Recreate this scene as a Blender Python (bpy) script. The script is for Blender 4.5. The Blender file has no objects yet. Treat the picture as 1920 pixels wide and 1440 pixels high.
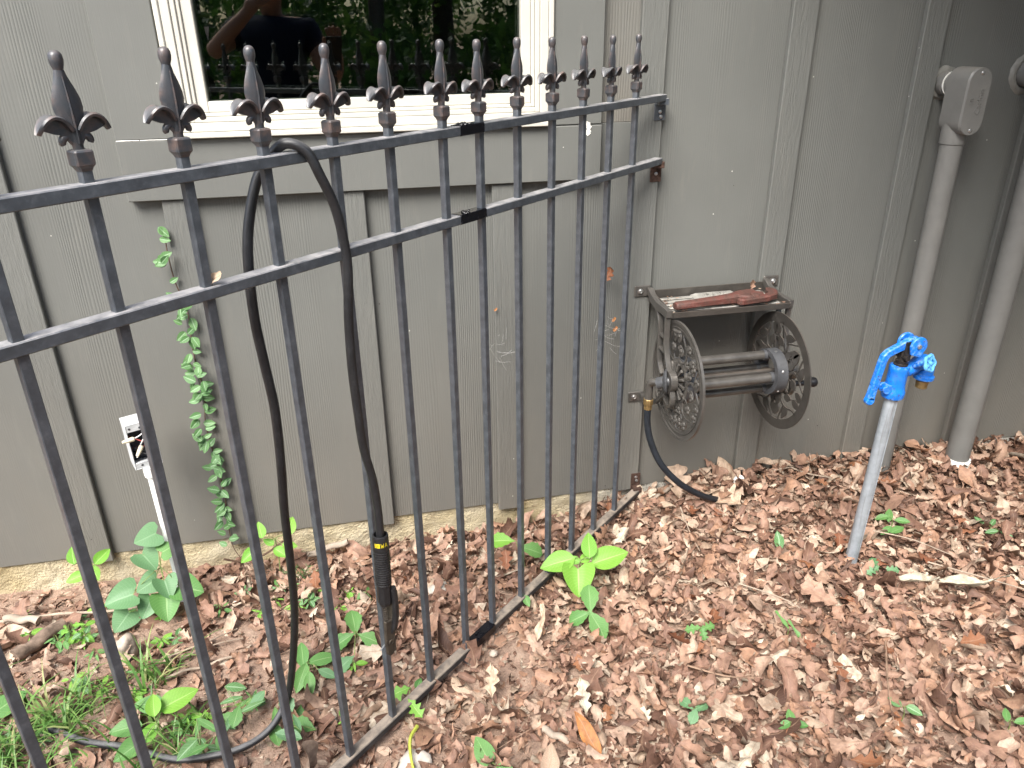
import bpy, bmesh, math, random
import numpy as np
from mathutils import Vector, Matrix, noise

R_ = math.radians
PI = math.pi
SC = bpy.context.scene
COL = SC.collection
random.seed(7)
rng = np.random.default_rng(11)

# ------------------------------------------------------------------ camera
cam_d = bpy.data.cameras.new("camera")
cam = bpy.data.objects.new("camera", cam_d)
COL.objects.link(cam)
cam.matrix_world = Matrix((
    (0.97771927, 0.09790334, -0.18568781, 0.0),
    (-0.20958369, 0.40546911, -0.88975810, -2.01),
    (-0.01181962, 0.90885078, 0.41695390, 1.3588),
    (0, 0, 0, 1)))
cam_d.sensor_width = 36.0
cam_d.lens = 1413.0 / 1920.0 * 36.0
cam_d.clip_start = 0.02
cam_d.clip_end = 500
SC.camera = cam

# ------------------------------------------------------------------ sky, sun, exposure
world = bpy.data.worlds.new("World")
SC.world = world
world.use_nodes = True
wn = world.node_tree.nodes
wl = world.node_tree.links
wn.clear()
sky = wn.new("ShaderNodeTexSky")
sky.sky_type = 'NISHITA'
sky.sun_disc = False
sky.sun_elevation = R_(50)
sky.sun_rotation = R_(180 + 32)
sky.air_density = 1.0
sky.dust_density = 3.0
bg = wn.new("ShaderNodeBackground")
bg.inputs["Strength"].default_value = 0.12
wo = wn.new("ShaderNodeOutputWorld")
wl.new(sky.outputs[0], bg.inputs[0])
wl.new(bg.outputs[0], wo.inputs[0])

sun_d = bpy.data.lights.new("sun", 'SUN')
sun_d.energy = 2.8
sun_d.angle = R_(34)
sun_d.color = (1.0, 0.975, 0.94)
sun = bpy.data.objects.new("sun", sun_d)
COL.objects.link(sun)
sd = Vector((-math.sin(R_(32)) * math.cos(R_(50)), -math.cos(R_(32)) * math.cos(R_(50)), math.sin(R_(50))))
sun.rotation_euler = sd.to_track_quat('Z', 'Y').to_euler()
sun.location = (-3, -6, 12)

SC.view_settings.view_transform = 'Standard'
SC.view_settings.look = 'None'
SC.view_settings.exposure = 1.78
SC.view_settings.gamma = 1.0
SC.view_settings.use_curve_mapping = False
SC.cycles.max_bounces = 6
SC.cycles.transparent_max_bounces = 12
SC.cycles.use_adaptive_sampling = True

# ------------------------------------------------------------------ helpers
class MB:
    def __init__(s):
        s.v = []; s.f = []; s.uv = None
    def add(s, vs, fs):
        o = len(s.v)
        s.v += [tuple(v) for v in vs]
        s.f += [tuple(i + o for i in f) for f in fs]
        return s
    def box(s, x0, x1, y0, y1, z0, z1, M=None):
        vs = [Vector((x, y, z)) for z in (z0, z1) for y in (y0, y1) for x in (x0, x1)]
        if M is not None:
            vs = [M @ v for v in vs]
        return s.add(vs, [(0, 2, 3, 1), (4, 5, 7, 6), (0, 1, 5, 4), (2, 6, 7, 3), (0, 4, 6, 2), (1, 3, 7, 5)])
    def tube(s, pts, r, seg=10, cap=True, flat=1.0):
        pts = [Vector(p) for p in pts]
        n = len(pts)
        rs = r if isinstance(r, (list, tuple)) else [r] * n
        t0 = (pts[1] - pts[0]).normalized()
        ref = Vector((0, 0, 1)) if abs(t0.z) < 0.9 else Vector((1, 0, 0))
        u = t0.cross(ref).normalized()
        vs = []
        for i in range(n):
            if i == 0: t = t0
            elif i == n - 1: t = (pts[i] - pts[i - 1]).normalized()
            else: t = ((pts[i + 1] - pts[i]).normalized() + (pts[i] - pts[i - 1]).normalized()).normalized()
            u = (u - t * u.dot(t)).normalized()
            w = t.cross(u)
            for k in range(seg):
                a = 2 * PI * k / seg
                vs.append(pts[i] + (u * math.cos(a) + w * math.sin(a) * flat) * rs[i])
        fs = []
        for i in range(n - 1):
            for k in range(seg):
                k2 = (k + 1) % seg
                fs.append((i * seg + k, i * seg + k2, (i + 1) * seg + k2, (i + 1) * seg + k))
        if cap:
            fs.append(tuple(range(seg - 1, -1, -1)))
            fs.append(tuple((n - 1) * seg + k for k in range(seg)))
        return s.add(vs, fs)
    def lathe(s, prof, seg=20, M=None, cap=True):
        vs = []
        for (r, z) in prof:
            for k in range(seg):
                a = 2 * PI * k / seg
                v = Vector((r * math.cos(a), r * math.sin(a), z))
                vs.append(M @ v if M is not None else v)
        fs = []
        n = len(prof)
        for i in range(n - 1):
            for k in range(seg):
                k2 = (k + 1) % seg
                fs.append((i * seg + k, i * seg + k2, (i + 1) * seg + k2, (i + 1) * seg + k))
        if cap:
            fs.append(tuple(range(seg - 1, -1, -1)))
            fs.append(tuple((n - 1) * seg + k for k in range(seg)))
        return s.add(vs, fs)
    def prism(s, poly, h0, h1, M=None):
        n = len(poly)
        vs = [Vector((p[0], p[1], h)) for h in (h0, h1) for p in poly]
        if M is not None:
            vs = [M @ v for v in vs]
        fs = [tuple(range(n - 1, -1, -1)), tuple(range(n, 2 * n))]
        fs += [(i, (i + 1) % n, n + (i + 1) % n, n + i) for i in range(n)]
        return s.add(vs, fs)
    def annulus(s, r0, r1, h0, h1, seg=40, M=None):
        vs = []
        for (r, h) in ((r0, h0), (r1, h0), (r1, h1), (r0, h1)):
            for k in range(seg):
                a = 2 * PI * k / seg
                v = Vector((r * math.cos(a), r * math.sin(a), h))
                vs.append(M @ v if M is not None else v)
        fs = []
        for j in range(4):
            j2 = (j + 1) % 4
            for k in range(seg):
                k2 = (k + 1) % seg
                fs.append((j * seg + k, j * seg + k2, j2 * seg + k2, j2 * seg + k))
        return s.add(vs, fs)
    def ribbon(s, pts, w, h0, h1, M=None):
        """flat strip following a 2D path in the xy plane, extruded from h0 to h1"""
        P = [Vector((p[0], p[1])) for p in pts]
        n = len(P)
        ws = w if isinstance(w, (list, tuple)) else [w] * n
        vs = []
        for i in range(n):
            t = (P[min(i + 1, n - 1)] - P[max(i - 1, 0)]).normalized()
            nn = Vector((-t.y, t.x)) * ws[i] / 2
            for (q, h) in ((P[i] + nn, h0), (P[i] - nn, h0), (P[i] - nn, h1), (P[i] + nn, h1)):
                v = Vector((q.x, q.y, h))
                vs.append(M @ v if M is not None else v)
        fs = []
        for i in range(n - 1):
            for k in range(4):
                k2 = (k + 1) % 4
                fs.append((i * 4 + k, (i + 1) * 4 + k, (i + 1) * 4 + k2, i * 4 + k2))
        fs += [(0, 1, 2, 3), tuple((n - 1) * 4 + k for k in (3, 2, 1, 0))]
        return s.add(vs, fs)
    def mesh(s, name, bevel=0, smooth=False, angle=40):
        me = bpy.data.meshes.new(name)
        me.from_pydata(s.v, [], s.f)
        bm = bmesh.new(); bm.from_mesh(me)
        bmesh.ops.recalc_face_normals(bm, faces=bm.faces)
        if bevel:
            es = [e for e in bm.edges if len(e.link_faces) == 2 and e.calc_face_angle(0) > R_(35)]
            bmesh.ops.bevel(bm, geom=es, offset=bevel, segments=1, affect='EDGES', profile=0.5, clamp_overlap=True)
        if smooth:
            for f_ in bm.faces: f_.smooth = True
            for e in bm.edges:
                e.smooth = not (len(e.link_faces) == 2 and e.calc_face_angle(0) > R_(angle))
        bm.to_mesh(me); bm.free()
        return me
    def build(s, name, mat, parent=None, bevel=0, smooth=False, angle=40, loc=None):
        return obj(name, s.mesh(name, bevel, smooth, angle), mat, parent, loc)

def obj(name, me, mat, parent=None, loc=None, M=None):
    if mat is not None and not me.materials:
        me.materials.append(mat)
    o = bpy.data.objects.new(name, me)
    COL.objects.link(o)
    if parent is not None: o.parent = parent
    if loc is not None: o.location = loc
    if M is not None: o.matrix_basis = M
    return o

def tag(o, label=None, cat=None, group=None, kind=None):
    if label: o["label"] = label
    if cat: o["category"] = cat
    if group: o["group"] = group
    if kind: o["kind"] = kind
    return o

def thing(name, label, cat, loc=(0, 0, 0), rotz=0, group=None):
    o = bpy.data.objects.new(name, None)
    o.empty_display_size = 0.05
    COL.objects.link(o)
    o.location = loc; o.rotation_euler = (0, 0, rotz)
    return tag(o, label, cat, group)

def smooth_path(pts, n=8):
    """Catmull-Rom through the points"""
    P = [Vector(p) for p in pts]
    P = [P[0] * 2 - P[1]] + P + [P[-1] * 2 - P[-2]]
    out = []
    for i in range(1, len(P) - 2):
        for k in range(n):
            t = k / n
            a, b, c, d = P[i - 1], P[i], P[i + 1], P[i + 2]
            out.append(0.5 * ((2 * b) + (c - a) * t + (2 * a - 5 * b + 4 * c - d) * t * t + (3 * b - a - 3 * c + d) * t ** 3))
    out.append(P[-2])
    return out

def sstep(a, b, x):
    t = min(1, max(0, (x - a) / (b - a)))
    return t * t * (3 - 2 * t)

def frame_M(origin, zdir, xdir=None):
    z = Vector(zdir).normalized()
    x = Vector(xdir) if xdir is not None else (Vector((1, 0, 0)) if abs(z.x) < 0.9 else Vector((0, 1, 0)))
    x = (x - z * x.dot(z)).normalized()
    y = z.cross(x)
    M = Matrix((x, y, z)).transposed().to_4x4()
    M.translation = Vector(origin)
    return M

# ------------------------------------------------------------------ materials
class NT:
    def __init__(s, name):
        s.m = bpy.data.materials.new(name)
        s.m.use_nodes = True
        s.t = s.m.node_tree
        s.n = s.t.nodes
        s.n.clear()
        s.out = s.n.new("ShaderNodeOutputMaterial")
        s.b = s.n.new("ShaderNodeBsdfPrincipled")
        s.t.links.new(s.b.outputs[0], s.out.inputs[0])
        s.tc = s.n.new("ShaderNodeTexCoord")
        s.b.inputs["Specular IOR Level"].default_value = 0.4
    def link(s, a, b): s.t.links.new(a, b)
    def put(s, inp, v):
        if isinstance(v, bpy.types.NodeSocket): s.link(v, inp)
        elif isinstance(v, (tuple, list)) and len(v) == 3 and inp.type == 'RGBA': inp.default_value = (*v, 1)
        else: inp.default_value = v
    def math(s, op, a, b=None, c=None, clamp=False):
        n = s.n.new("ShaderNodeMath"); n.operation = op; n.use_clamp = clamp
        s.put(n.inputs[0], a)
        if b is not None: s.put(n.inputs[1], b)
        if c is not None: s.put(n.inputs[2], c)
        return n.outputs[0]
    def noise(s, vec, scale, detail=3, rough=0.55, dist=0):
        n = s.n.new("ShaderNodeTexNoise")
        s.put(n.inputs["Vector"], vec)
        n.inputs["Scale"].default_value = scale; n.inputs["Detail"].default_value = detail
        n.inputs["Roughness"].default_value = rough; n.inputs["Distortion"].default_value = dist
        return n.outputs[0]
    def voro(s, vec, scale, feature='F1'):
        n = s.n.new("ShaderNodeTexVoronoi"); n.feature = feature
        s.put(n.inputs["Vector"], vec); n.inputs["Scale"].default_value = scale
        return n
    def map(s, vec, scale=(1, 1, 1), loc=None):
        n = s.n.new("ShaderNodeMapping")
        s.put(n.inputs["Vector"], vec); n.inputs["Scale"].default_value = scale
        if loc is not None: s.put(n.inputs["Location"], loc)
        return n.outputs[0]
    def ramp(s, fac, stops, interp='LINEAR'):
        n = s.n.new("ShaderNodeValToRGB"); n.color_ramp.interpolation = interp
        els = n.color_ramp.elements
        while len(els) < len(stops): els.new(0.5)
        for e, (p, c) in zip(els, stops):
            e.position = p
            e.color = (*c, 1) if isinstance(c, (tuple, list)) else (c, c, c, 1)
        s.put(n.inputs[0], fac)
        return n.outputs[0]
    def mix(s, fac, a, b, mode='MIX'):
        n = s.n.new("ShaderNodeMix"); n.data_type = 'RGBA'; n.blend_type = mode
        s.put(n.inputs["Factor"], fac); s.put(n.inputs["A"], a); s.put(n.inputs["B"], b)
        return n.outputs["Result"]
    def sep(s, vec):
        n = s.n.new("ShaderNodeSeparateXYZ"); s.put(n.inputs[0], vec); return n.outputs
    def comb(s, x, y, z):
        n = s.n.new("ShaderNodeCombineXYZ")
        s.put(n.inputs[0], x); s.put(n.inputs[1], y); s.put(n.inputs[2], z); return n.outputs[0]
    def bump(s, h, strength=0.3, dist=0.002):
        n = s.n.new("ShaderNodeBump"); n.inputs["Strength"].default_value = strength
        n.inputs["Distance"].default_value = dist
        s.link(h, n.inputs["Height"]); s.link(n.outputs[0], s.b.inputs["Normal"])
    def rand(s):
        n = s.n.new("ShaderNodeObjectInfo"); return n.outputs["Random"]
    def set(s, color=None, rough=None, metal=None, spec=None):
        if color is not None: s.put(s.b.inputs["Base Color"], color)
        if rough is not None: s.put(s.b.inputs["Roughness"], rough)
        if metal is not None: s.put(s.b.inputs["Metallic"], metal)
        if spec is not None: s.put(s.b.inputs["Specular IOR Level"], spec)
        return s

def mat_siding(name, base, grain=1.0, period=0.0066, fine=0.4, patch=(0.44, 0.62), rough_sawn=0.0, bounce_amt=0.45):
    m = NT(name)
    o = m.tc.outputs["Object"]
    off = m.math('MULTIPLY', m.rand(), 41.0)
    x, y, z = m.sep(o)
    v = m.comb(m.math('ADD', x, off), y, m.math('ADD', z, off))
    st = m.map(v, (1, 1, 0.07))
    warp = m.noise(st, 7.0, 2, 0.5)
    warp2 = m.noise(m.map(v, (1, 1, 0.10)), 30.0, 1)
    xx = m.math('ADD', m.sep(v)[0], m.math('ADD', m.math('MULTIPLY', warp, 0.05), m.math('MULTIPLY', warp2, 0.010)))
    line = m.math('SINE', m.math('MULTIPLY', xx, 2 * PI / period))
    line = m.math('POWER', m.math('MULTIPLY_ADD', line, 0.5, 0.5), 0.55)
    mask = m.ramp(m.noise(m.map(v, (1, 1, 0.05), (3.1, 0, 1.7)), 9.0, 1), [(patch[0], 0.06), (patch[1], 1.0)])
    fn = m.noise(m.map(v, (1, 1, 0.05)), 380.0, 2, 0.6)
    h = m.math('ADD', m.math('MULTIPLY', m.math('MULTIPLY', line, mask), grain), m.math('MULTIPLY', fn, fine))
    if rough_sawn:
        rs = m.noise(m.map(v, (1, 1, 0.11)), 150.0, 4, 0.65, 0.4)
        h = m.math('ADD', h, m.math('MULTIPLY', m.ramp(rs, [(0.32, 0.0), (0.62, 1.0)]), rough_sawn))
    amp = m.noise(m.map(v, (1, 1, 0.2), (5.0, 0, 2.0)), 60.0, 2)
    h = m.math('MULTIPLY', h, m.math('MULTIPLY_ADD', amp, 0.9, 0.45))
    m.bump(h, 0.46, 0.0020)
    big = m.noise(v, 2.3, 3, 0.6)
    c = m.mix(m.ramp(big, [(0.3, 0.0), (0.7, 1.0)]), tuple(a * 0.93 for a in base), tuple(a * 1.07 for a in base))
    # warm light bounced off the soil, painted into the lower boards
    bounce_tint = m.math('MULTIPLY', m.ramp(z, [(0.0, 1.0), (0.75, 0.0)]), m.ramp(m.noise(m.map(v, (1, 1, 0.4)), 5.0, 5, 0.65), [(0.3, 0.45), (0.7, 1.0)]))
    c = m.mix(m.math('MULTIPLY', bounce_tint, bounce_amt), c, (0.192, 0.163, 0.128))
    # dust streaks, paint specks
    c = m.mix(m.math('MULTIPLY', m.ramp(m.noise(m.map(v, (1, 1, 0.15)), 30.0, 4, 0.7), [(0.55, 0.0), (0.8, 1.0)]), 0.25), c, (0.19, 0.182, 0.16))
    vo = m.voro(v, 17.0)
    sp = m.math('MULTIPLY', m.math('LESS_THAN', vo.outputs["Distance"], 0.032), m.math('GREATER_THAN', m.sep(vo.outputs["Color"])[0], 0.62))
    c = m.mix(m.math('MULTIPLY', sp, 0.75), c, (0.62, 0.60, 0.55))
    vd = m.voro(m.map(v, (1, 1, 1), (9.3, 0, 4.1)), 11.0)
    sp2 = m.math('MULTIPLY', m.math('LESS_THAN', vd.outputs["Distance"], 0.022), m.math('GREATER_THAN', m.sep(vd.outputs["Color"])[1], 0.7))
    c = m.mix(sp2, c, (0.03, 0.028, 0.025))
    m.set(c, m.math('MULTIPLY_ADD', fn, 0.15, 0.42), 0, 0.35)
    return m.m

SID = (0.122, 0.125, 0.1155)
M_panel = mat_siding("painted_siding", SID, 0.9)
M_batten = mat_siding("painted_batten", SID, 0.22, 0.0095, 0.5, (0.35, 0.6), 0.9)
M_trim = mat_siding("smooth_trim_paint", SID, 0.04, 0.006, 0.35, bounce_amt=0.0)

def mat_simple(name, color, rough=0.5, metal=0.0, spec=0.4, nscale=60, var=0.15, bump=0.0, bscale=200, dust=0.0, dustcol=(0.30, 0.26, 0.22)):
    m = NT(name)
    o = m.tc.outputs["Object"]
    n = m.noise(o, nscale, 4, 0.6)
    c = m.mix(m.ramp(n, [(0.3, 0.0), (0.7, 1.0)]), tuple(a * (1 - var) for a in color), tuple(min(1, a * (1 + var)) for a in color))
    if dust:
        g = m.n.new("ShaderNodeNewGeometry")
        nz = m.ramp(m.sep(g.outputs["Normal"])[2], [(0.45, 0.0), (0.95, 1.0)])
        pat = m.ramp(m.noise(o, 38, 4, 0.7), [(0.28, 0.25), (0.62, 1.0)])
        side = m.math('MULTIPLY', m.ramp(m.noise(o, 90, 5, 0.75), [(0.52, 0.0), (0.75, 1.0)]), 0.12)
        fac = m.math('MULTIPLY', m.math('MAXIMUM', m.math('MULTIPLY', nz, pat), side), dust, clamp=True)
        c = m.mix(fac, c, dustcol)
        m.set(c, m.math('MULTIPLY_ADD', fac, 0.35, rough), metal, spec)
    else:
        m.set(c, m.math('MULTIPLY_ADD', n, 0.2, rough - 0.1), metal, spec)
    if bump:
        m.bump(m.noise(o, bscale, 3, 0.6), bump, 0.001)
    return m.m

M_iron = mat_simple("weathered_black_iron", (0.054, 0.062, 0.072), 0.34, 0.0, 0.7, 45, 0.3, 0.25, 260, 1.0, (0.33, 0.32, 0.315))  # pale tops: settled dust with sky sheen painted in
M_iron_dirty = mat_simple("muddy_black_iron", (0.028, 0.029, 0.031), 0.5, 0.0, 0.4, 30, 0.4, 0.4, 120, 1.1, (0.26, 0.215, 0.17))
M_fresh = mat_simple("fresh_black_paint", (0.004, 0.004, 0.006), 0.24, 0.0, 0.35, 60, 0.3, 0.5, 90)
M_rust = mat_simple("rusty_steel", (0.062, 0.036, 0.027), 0.65, 0.2, 0.3, 120, 0.6, 0.4, 200)
M_zinc = mat_simple("zinc_screw", (0.55, 0.55, 0.54), 0.3, 0.9, 0.5, 80, 0.15)

def mat_finial():
    m = NT("cast_iron_finial")
    o = m.tc.outputs["Object"]
    g = m.n.new("ShaderNodeNewGeometry")
    edge = m.ramp(g.outputs["Pointiness"], [(0.51, 0.0), (0.58, 1.0)])
    r = m.ramp(m.noise(m.map(o, (1, 1, 1), m.comb(m.math('MULTIPLY', m.rand(), 9.0), 0.0, 0.0)), 55, 4, 0.65), [(0.42, 0.0), (0.66, 1.0)])
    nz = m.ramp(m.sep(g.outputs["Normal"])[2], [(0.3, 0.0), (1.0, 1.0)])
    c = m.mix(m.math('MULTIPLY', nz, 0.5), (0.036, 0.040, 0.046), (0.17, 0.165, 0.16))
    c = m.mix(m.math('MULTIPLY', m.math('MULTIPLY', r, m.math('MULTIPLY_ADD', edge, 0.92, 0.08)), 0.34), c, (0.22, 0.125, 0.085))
    m.set(c, 0.40, 0, 0.6)
    m.bump(m.noise(o, 300, 3), 0.2, 0.001)
    return m.m
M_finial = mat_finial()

M_window = mat_simple("cream_vinyl", (0.47, 0.455, 0.40), 0.35, 0, 0.4, 12, 0.04)
M_caulk = mat_simple("white_caulk", (0.72, 0.71, 0.66), 0.6, 0, 0.3, 60, 0.08, 0.3)
M_room = mat_simple("dim_room_plaster", (0.05, 0.05, 0.048), 0.9, 0, 0.1)

def mat_glass():
    m = NT("window_glass")
    m.n.remove(m.b)
    tr = m.n.new("ShaderNodeBsdfTransparent"); tr.inputs[0].default_value = (0.72, 0.75, 0.73, 1)
    gl = m.n.new("ShaderNodeBsdfGlossy"); gl.inputs["Roughness"].default_value = 0.006
    gl.inputs[0].default_value = (0.95, 1.0, 0.96, 1)
    fr = m.n.new("ShaderNodeFresnel"); fr.inputs[0].default_value = 1.75
    mx = m.n.new("ShaderNodeMixShader")
    m.link(fr.outputs[0], mx.inputs[0]); m.link(tr.outputs[0], mx.inputs[1]); m.link(gl.outputs[0], mx.inputs[2])
    m.link(mx.outputs[0], m.out.inputs[0])
    return m.m
M_glass = mat_glass()

def mat_foundation():
    m = NT("rough_foundation_stucco")
    o = m.tc.outputs["Object"]
    n1 = m.noise(o, 34, 5, 0.7); n2 = m.noise(o, 5, 3)
    x = m.sep(o)[0]
    c = m.mix(m.ramp(n2, [(0.35, 0.0), (0.65, 1.0)]), (0.47, 0.38, 0.21), (0.55, 0.48, 0.34))
    grey = m.mix(n1, (0.40, 0.39, 0.34), (0.60, 0.58, 0.52))
    c = m.mix(m.ramp(x, [(0.55, 0.0), (0.9, 1.0)]), c, grey)
    c = m.mix(m.ramp(n1, [(0.56, 0.0), (0.78, 0.8)]), c, (0.17, 0.11, 0.07))
    m.set(c, 0.9, 0, 0.2)
    m.bump(m.math('ADD', n1, m.noise(o, 140, 4, 0.7)), 1.0, 0.012)
    return m.m
M_found = mat_foundation()

def mat_soil():
    m = NT("woodland_soil")
    o = m.tc.outputs["Object"]
    n1 = m.noise(o, 18, 6, 0.7); n2 = m.noise(o, 160, 4, 0.7)
    c = m.ramp(n1, [(0.25, (0.12, 0.078, 0.058)), (0.5, (0.29, 0.20, 0.15)), (0.72, (0.42, 0.315, 0.24))])
    c = m.mix(m.ramp(n2, [(0.5, 0.0), (0.75, 0.7)]), c, (0.36, 0.255, 0.18))
    m.set(c, 0.95, 0, 0.15)
    m.bump(m.math('ADD', n1, n2), 0.8, 0.008)
    return m.m
M_soil = mat_soil()

def mat_dead(name, stops, per_island=True):
    m = NT(name)
    if per_island:
        g = m.n.new("ShaderNodeNewGeometry"); rnd = g.outputs["Random Per Island"]
    else:
        rnd = m.rand()
    uv = m.tc.outputs["UV"]
    u, v, _ = m.sep(uv)
    o = m.tc.outputs["Object"]
    c = m.ramp(rnd, stops)
    n = m.noise(o, 55, 4, 0.65)
    c = m.mix(m.ramp(n, [(0.3, 0.6), (0.62, 0.0)]), c, (0.07, 0.038, 0.025))
    du = m.math('ABSOLUTE', m.math('SUBTRACT', u, 0.5))
    rib = m.ramp(du, [(0.015, 1.0), (0.045, 0.0)])
    sv = m.math('SINE', m.math('MULTIPLY', m.math('SUBTRACT', v, m.math('MULTIPLY', du, 0.55)), 58.0))
    vein = m.math('MULTIPLY', m.ramp(sv, [(0.86, 0.0), (0.99, 1.0)]), 0.30)
    c = m.mix(m.math('MULTIPLY', m.math('MAXIMUM', rib, vein), 0.55), c, (0.33, 0.215, 0.14))
    m.set(c, 0.62, 0, 0.35)
    m.bump(m.math('ADD', m.math('MULTIPLY', m.math('MAXIMUM', rib, vein), 0.6), m.noise(o, 220, 3)), 0.35, 0.0016)
    # thin leaf: a little light comes through
    tl = m.n.new("ShaderNodeBsdfTranslucent"); m.link(c, tl.inputs[0])
    mx = m.n.new("ShaderNodeMixShader"); mx.inputs[0].default_value = 0.12
    m.link(m.b.outputs[0], mx.inputs[1]); m.link(tl.outputs[0], mx.inputs[2]); m.link(mx.outputs[0], m.out.inputs[0])
    return m.m

BROWNS = [(0.0, (0.07, 0.036, 0.025)), (0.12, (0.18, 0.098, 0.068)), (0.26, (0.265, 0.150, 0.104)), (0.44, (0.365, 0.225, 0.162)),
          (0.60, (0.385, 0.220, 0.138)), (0.76, (0.47, 0.33, 0.245)), (0.92, (0.52, 0.40, 0.295)), (1.0, (0.64, 0.555, 0.43))]
M_litter = mat_dead("dry_leaf_litter", BROWNS)
M_brownleaf = mat_dead("dry_brown_leaf", [(0, (0.22, 0.12, 0.08)), (0.5, (0.34, 0.20, 0.14)), (1, (0.43, 0.27, 0.19))], False)
M_tanleaf = mat_dead("pale_tan_leaf", [(0, (0.46, 0.33, 0.235)), (1, (0.60, 0.47, 0.34))], False)
M_darkleaf = mat_dead("dark_wet_leaf", [(0, (0.07, 0.036, 0.024)), (1, (0.13, 0.07, 0.048))], False)
M_redleaf = mat_dead("russet_leaf", [(0, (0.23, 0.085, 0.042)), (1, (0.30, 0.13, 0.06))], False)
M_orangeleaf = mat_dead("orange_leaf", [(0, (0.42, 0.17, 0.055)), (1, (0.44, 0.19, 0.06))], False)
M_greyleaf = mat_dead("bleached_leaf", [(0, (0.50, 0.47, 0.35)), (1, (0.56, 0.52, 0.40))], False)
M_twig = mat_simple("dead_twig", (0.24, 0.16, 0.11), 0.8, 0, 0.2, 40, 0.4, 0.4, 150)
M_paletwig = mat_simple("bleached_twig", (0.32, 0.255, 0.195), 0.8, 0, 0.2, 40, 0.3, 0.4, 150)

def mat_green(name, lo, hi, veincol, transl=0.3, nv=70.0, variegated=0.0):
    m = NT(name)
    uv = m.tc.outputs["UV"]
    u, v, _ = m.sep(uv)
    c = m.mix(m.rand(), lo, hi)
    n = m.noise(m.tc.outputs["Object"], 45, 3)
    c = m.mix(m.math('MULTIPLY', m.ramp(n, [(0.35, 1.0), (0.65, 0.0)]), 0.35), c, tuple(a * 0.6 for a in lo))
    du = m.math('ABSOLUTE', m.math('SUBTRACT', u, 0.5))
    rib = m.ramp(du, [(0.012, 1.0), (0.04 + variegated, 0.0)])
    sv = m.math('SINE', m.math('MULTIPLY', m.math('SUBTRACT', v, m.math('MULTIPLY', du, 0.5)), nv))
    vein = m.math('MULTIPLY', m.ramp(sv, [(0.9, 0.0), (1.0, 1.0)]), 0.45)
    vv = m.math('MAXIMUM', rib, vein)
    c = m.mix(m.math('MULTIPLY', vv, 0.75), c, veincol)
    spot = m.ramp(m.noise(m.map(m.tc.outputs["Object"], (1, 1, 1), m.comb(m.math('MULTIPLY', m.rand(), 30.0), 0.0, 0.0)), 16.0, 4, 0.7), [(0.66, 0.0), (0.72, 0.6)])
    c = m.mix(spot, c, (0.20, 0.15, 0.06))
    m.set(c, m.math('MULTIPLY_ADD', n, 0.25, 0.36), 0, 0.4)
    m.bump(m.math('ADD', m.math('MULTIPLY', vv, -1.0), m.math('MULTIPLY', n, 0.5)), 0.35, 0.0012)
    tl = m.n.new("ShaderNodeBsdfTranslucent"); m.link(c, tl.inputs[0])
    mx = m.n.new("ShaderNodeMixShader"); mx.inputs[0].default_value = transl
    m.link(m.b.outputs[0], mx.inputs[1]); m.link(tl.outputs[0], mx.inputs[2]); m.link(mx.outputs[0], m.out.inputs[0])
    return m.m
M_lime = mat_green("young_lime_leaf", (0.15, 0.37, 0.04), (0.23, 0.46, 0.065), (0.38, 0.58, 0.17))
M_green = mat_green("green_leaf", (0.10, 0.25, 0.065), (0.15, 0.32, 0.09), (0.26, 0.42, 0.17))
M_blue = mat_green("blue_green_leaf", (0.11, 0.235, 0.10), (0.15, 0.30, 0.14), (0.22, 0.36, 0.20), 0.25)
M_vine = mat_green("variegated_vine_leaf", (0.085, 0.20, 0.065), (0.14, 0.28, 0.10), (0.36, 0.52, 0.32), 0.25, 40, 0.05)
M_grass = mat_green("grass_blade", (0.10, 0.24, 0.045), (0.17, 0.33, 0.07), (0.2, 0.36, 0.1), 0.3)
M_greenstem = mat_simple("green_stem", (0.16, 0.22, 0.07), 0.5, 0, 0.3)
M_brownstem = mat_simple("vine_stem", (0.10, 0.06, 0.04), 0.7, 0, 0.3)

# ------------------------------------------------------------------ setting: ground
def ground_z(x, y):
    k = sstep(0.35, 1.15, x)
    wallz = -0.098 * (1 - k) + 0.0 * k
    if x > 2.0: wallz -= 0.03 * sstep(2.0, 2.4, x)
    far = -0.05
    t = sstep(-0.02, -0.42, y) if y > -0.42 else 1.0
    z = wallz * (1 - t) + far * t
    z += 0.010 * noise.noise(Vector((x * 3.1, y * 3.1, 0.3))) + 0.006 * noise.noise(Vector((x * 9, y * 9, 4.0)))
    # scraped mound of soil by the weld splice, hole left by the stone
    z += 0.018 * math.exp(-(((x - 0.27) / 0.10) ** 2 + ((y + 0.62) / 0.09) ** 2))
    z -= 0.030 * math.exp(-(((x + 0.60) / 0.07) ** 2 + ((y + 0.33) / 0.06) ** 2))
    if y < -2.2: z += 0.02 * (-2.2 - y)
    return z

def build_ground():
    xs = sorted(set([-60, -40, -25, -15, -10, -7, -5, -4, -3.2, -2.6, -2.2, -1.9] + [round(-1.7 + 0.035 * i, 4) for i in range(134)] + [3.3, 3.7, 4.2, 5, 6.5, 9, 14, 22, 35, 60]))
    ys = sorted(set([-60, -40, -28, -20, -15, -11, -8, -6, -4.8, -3.8, -3.1, -2.6, -2.2] + [round(-1.95 + 0.035 * i, 4) for i in range(57)] + [0.03]))
    v = []; f = []
    for y in ys:
        for x in xs:
            v.append((x, y, ground_z(x, y)))
    nx = len(xs)
    for j in range(len(ys) - 1):
        for i in range(nx - 1):
            f.append((j * nx + i, j * nx + i + 1, (j + 1) * nx + i + 1, (j + 1) * nx + i))
    mb = MB(); mb.v = v; mb.f = f
    o = mb.build("ground", M_soil, smooth=True, angle=80)
    tag(o, "reddish brown woodland soil in front of the house wall", None, kind="structure")
    return o
GROUND = build_ground()

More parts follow.
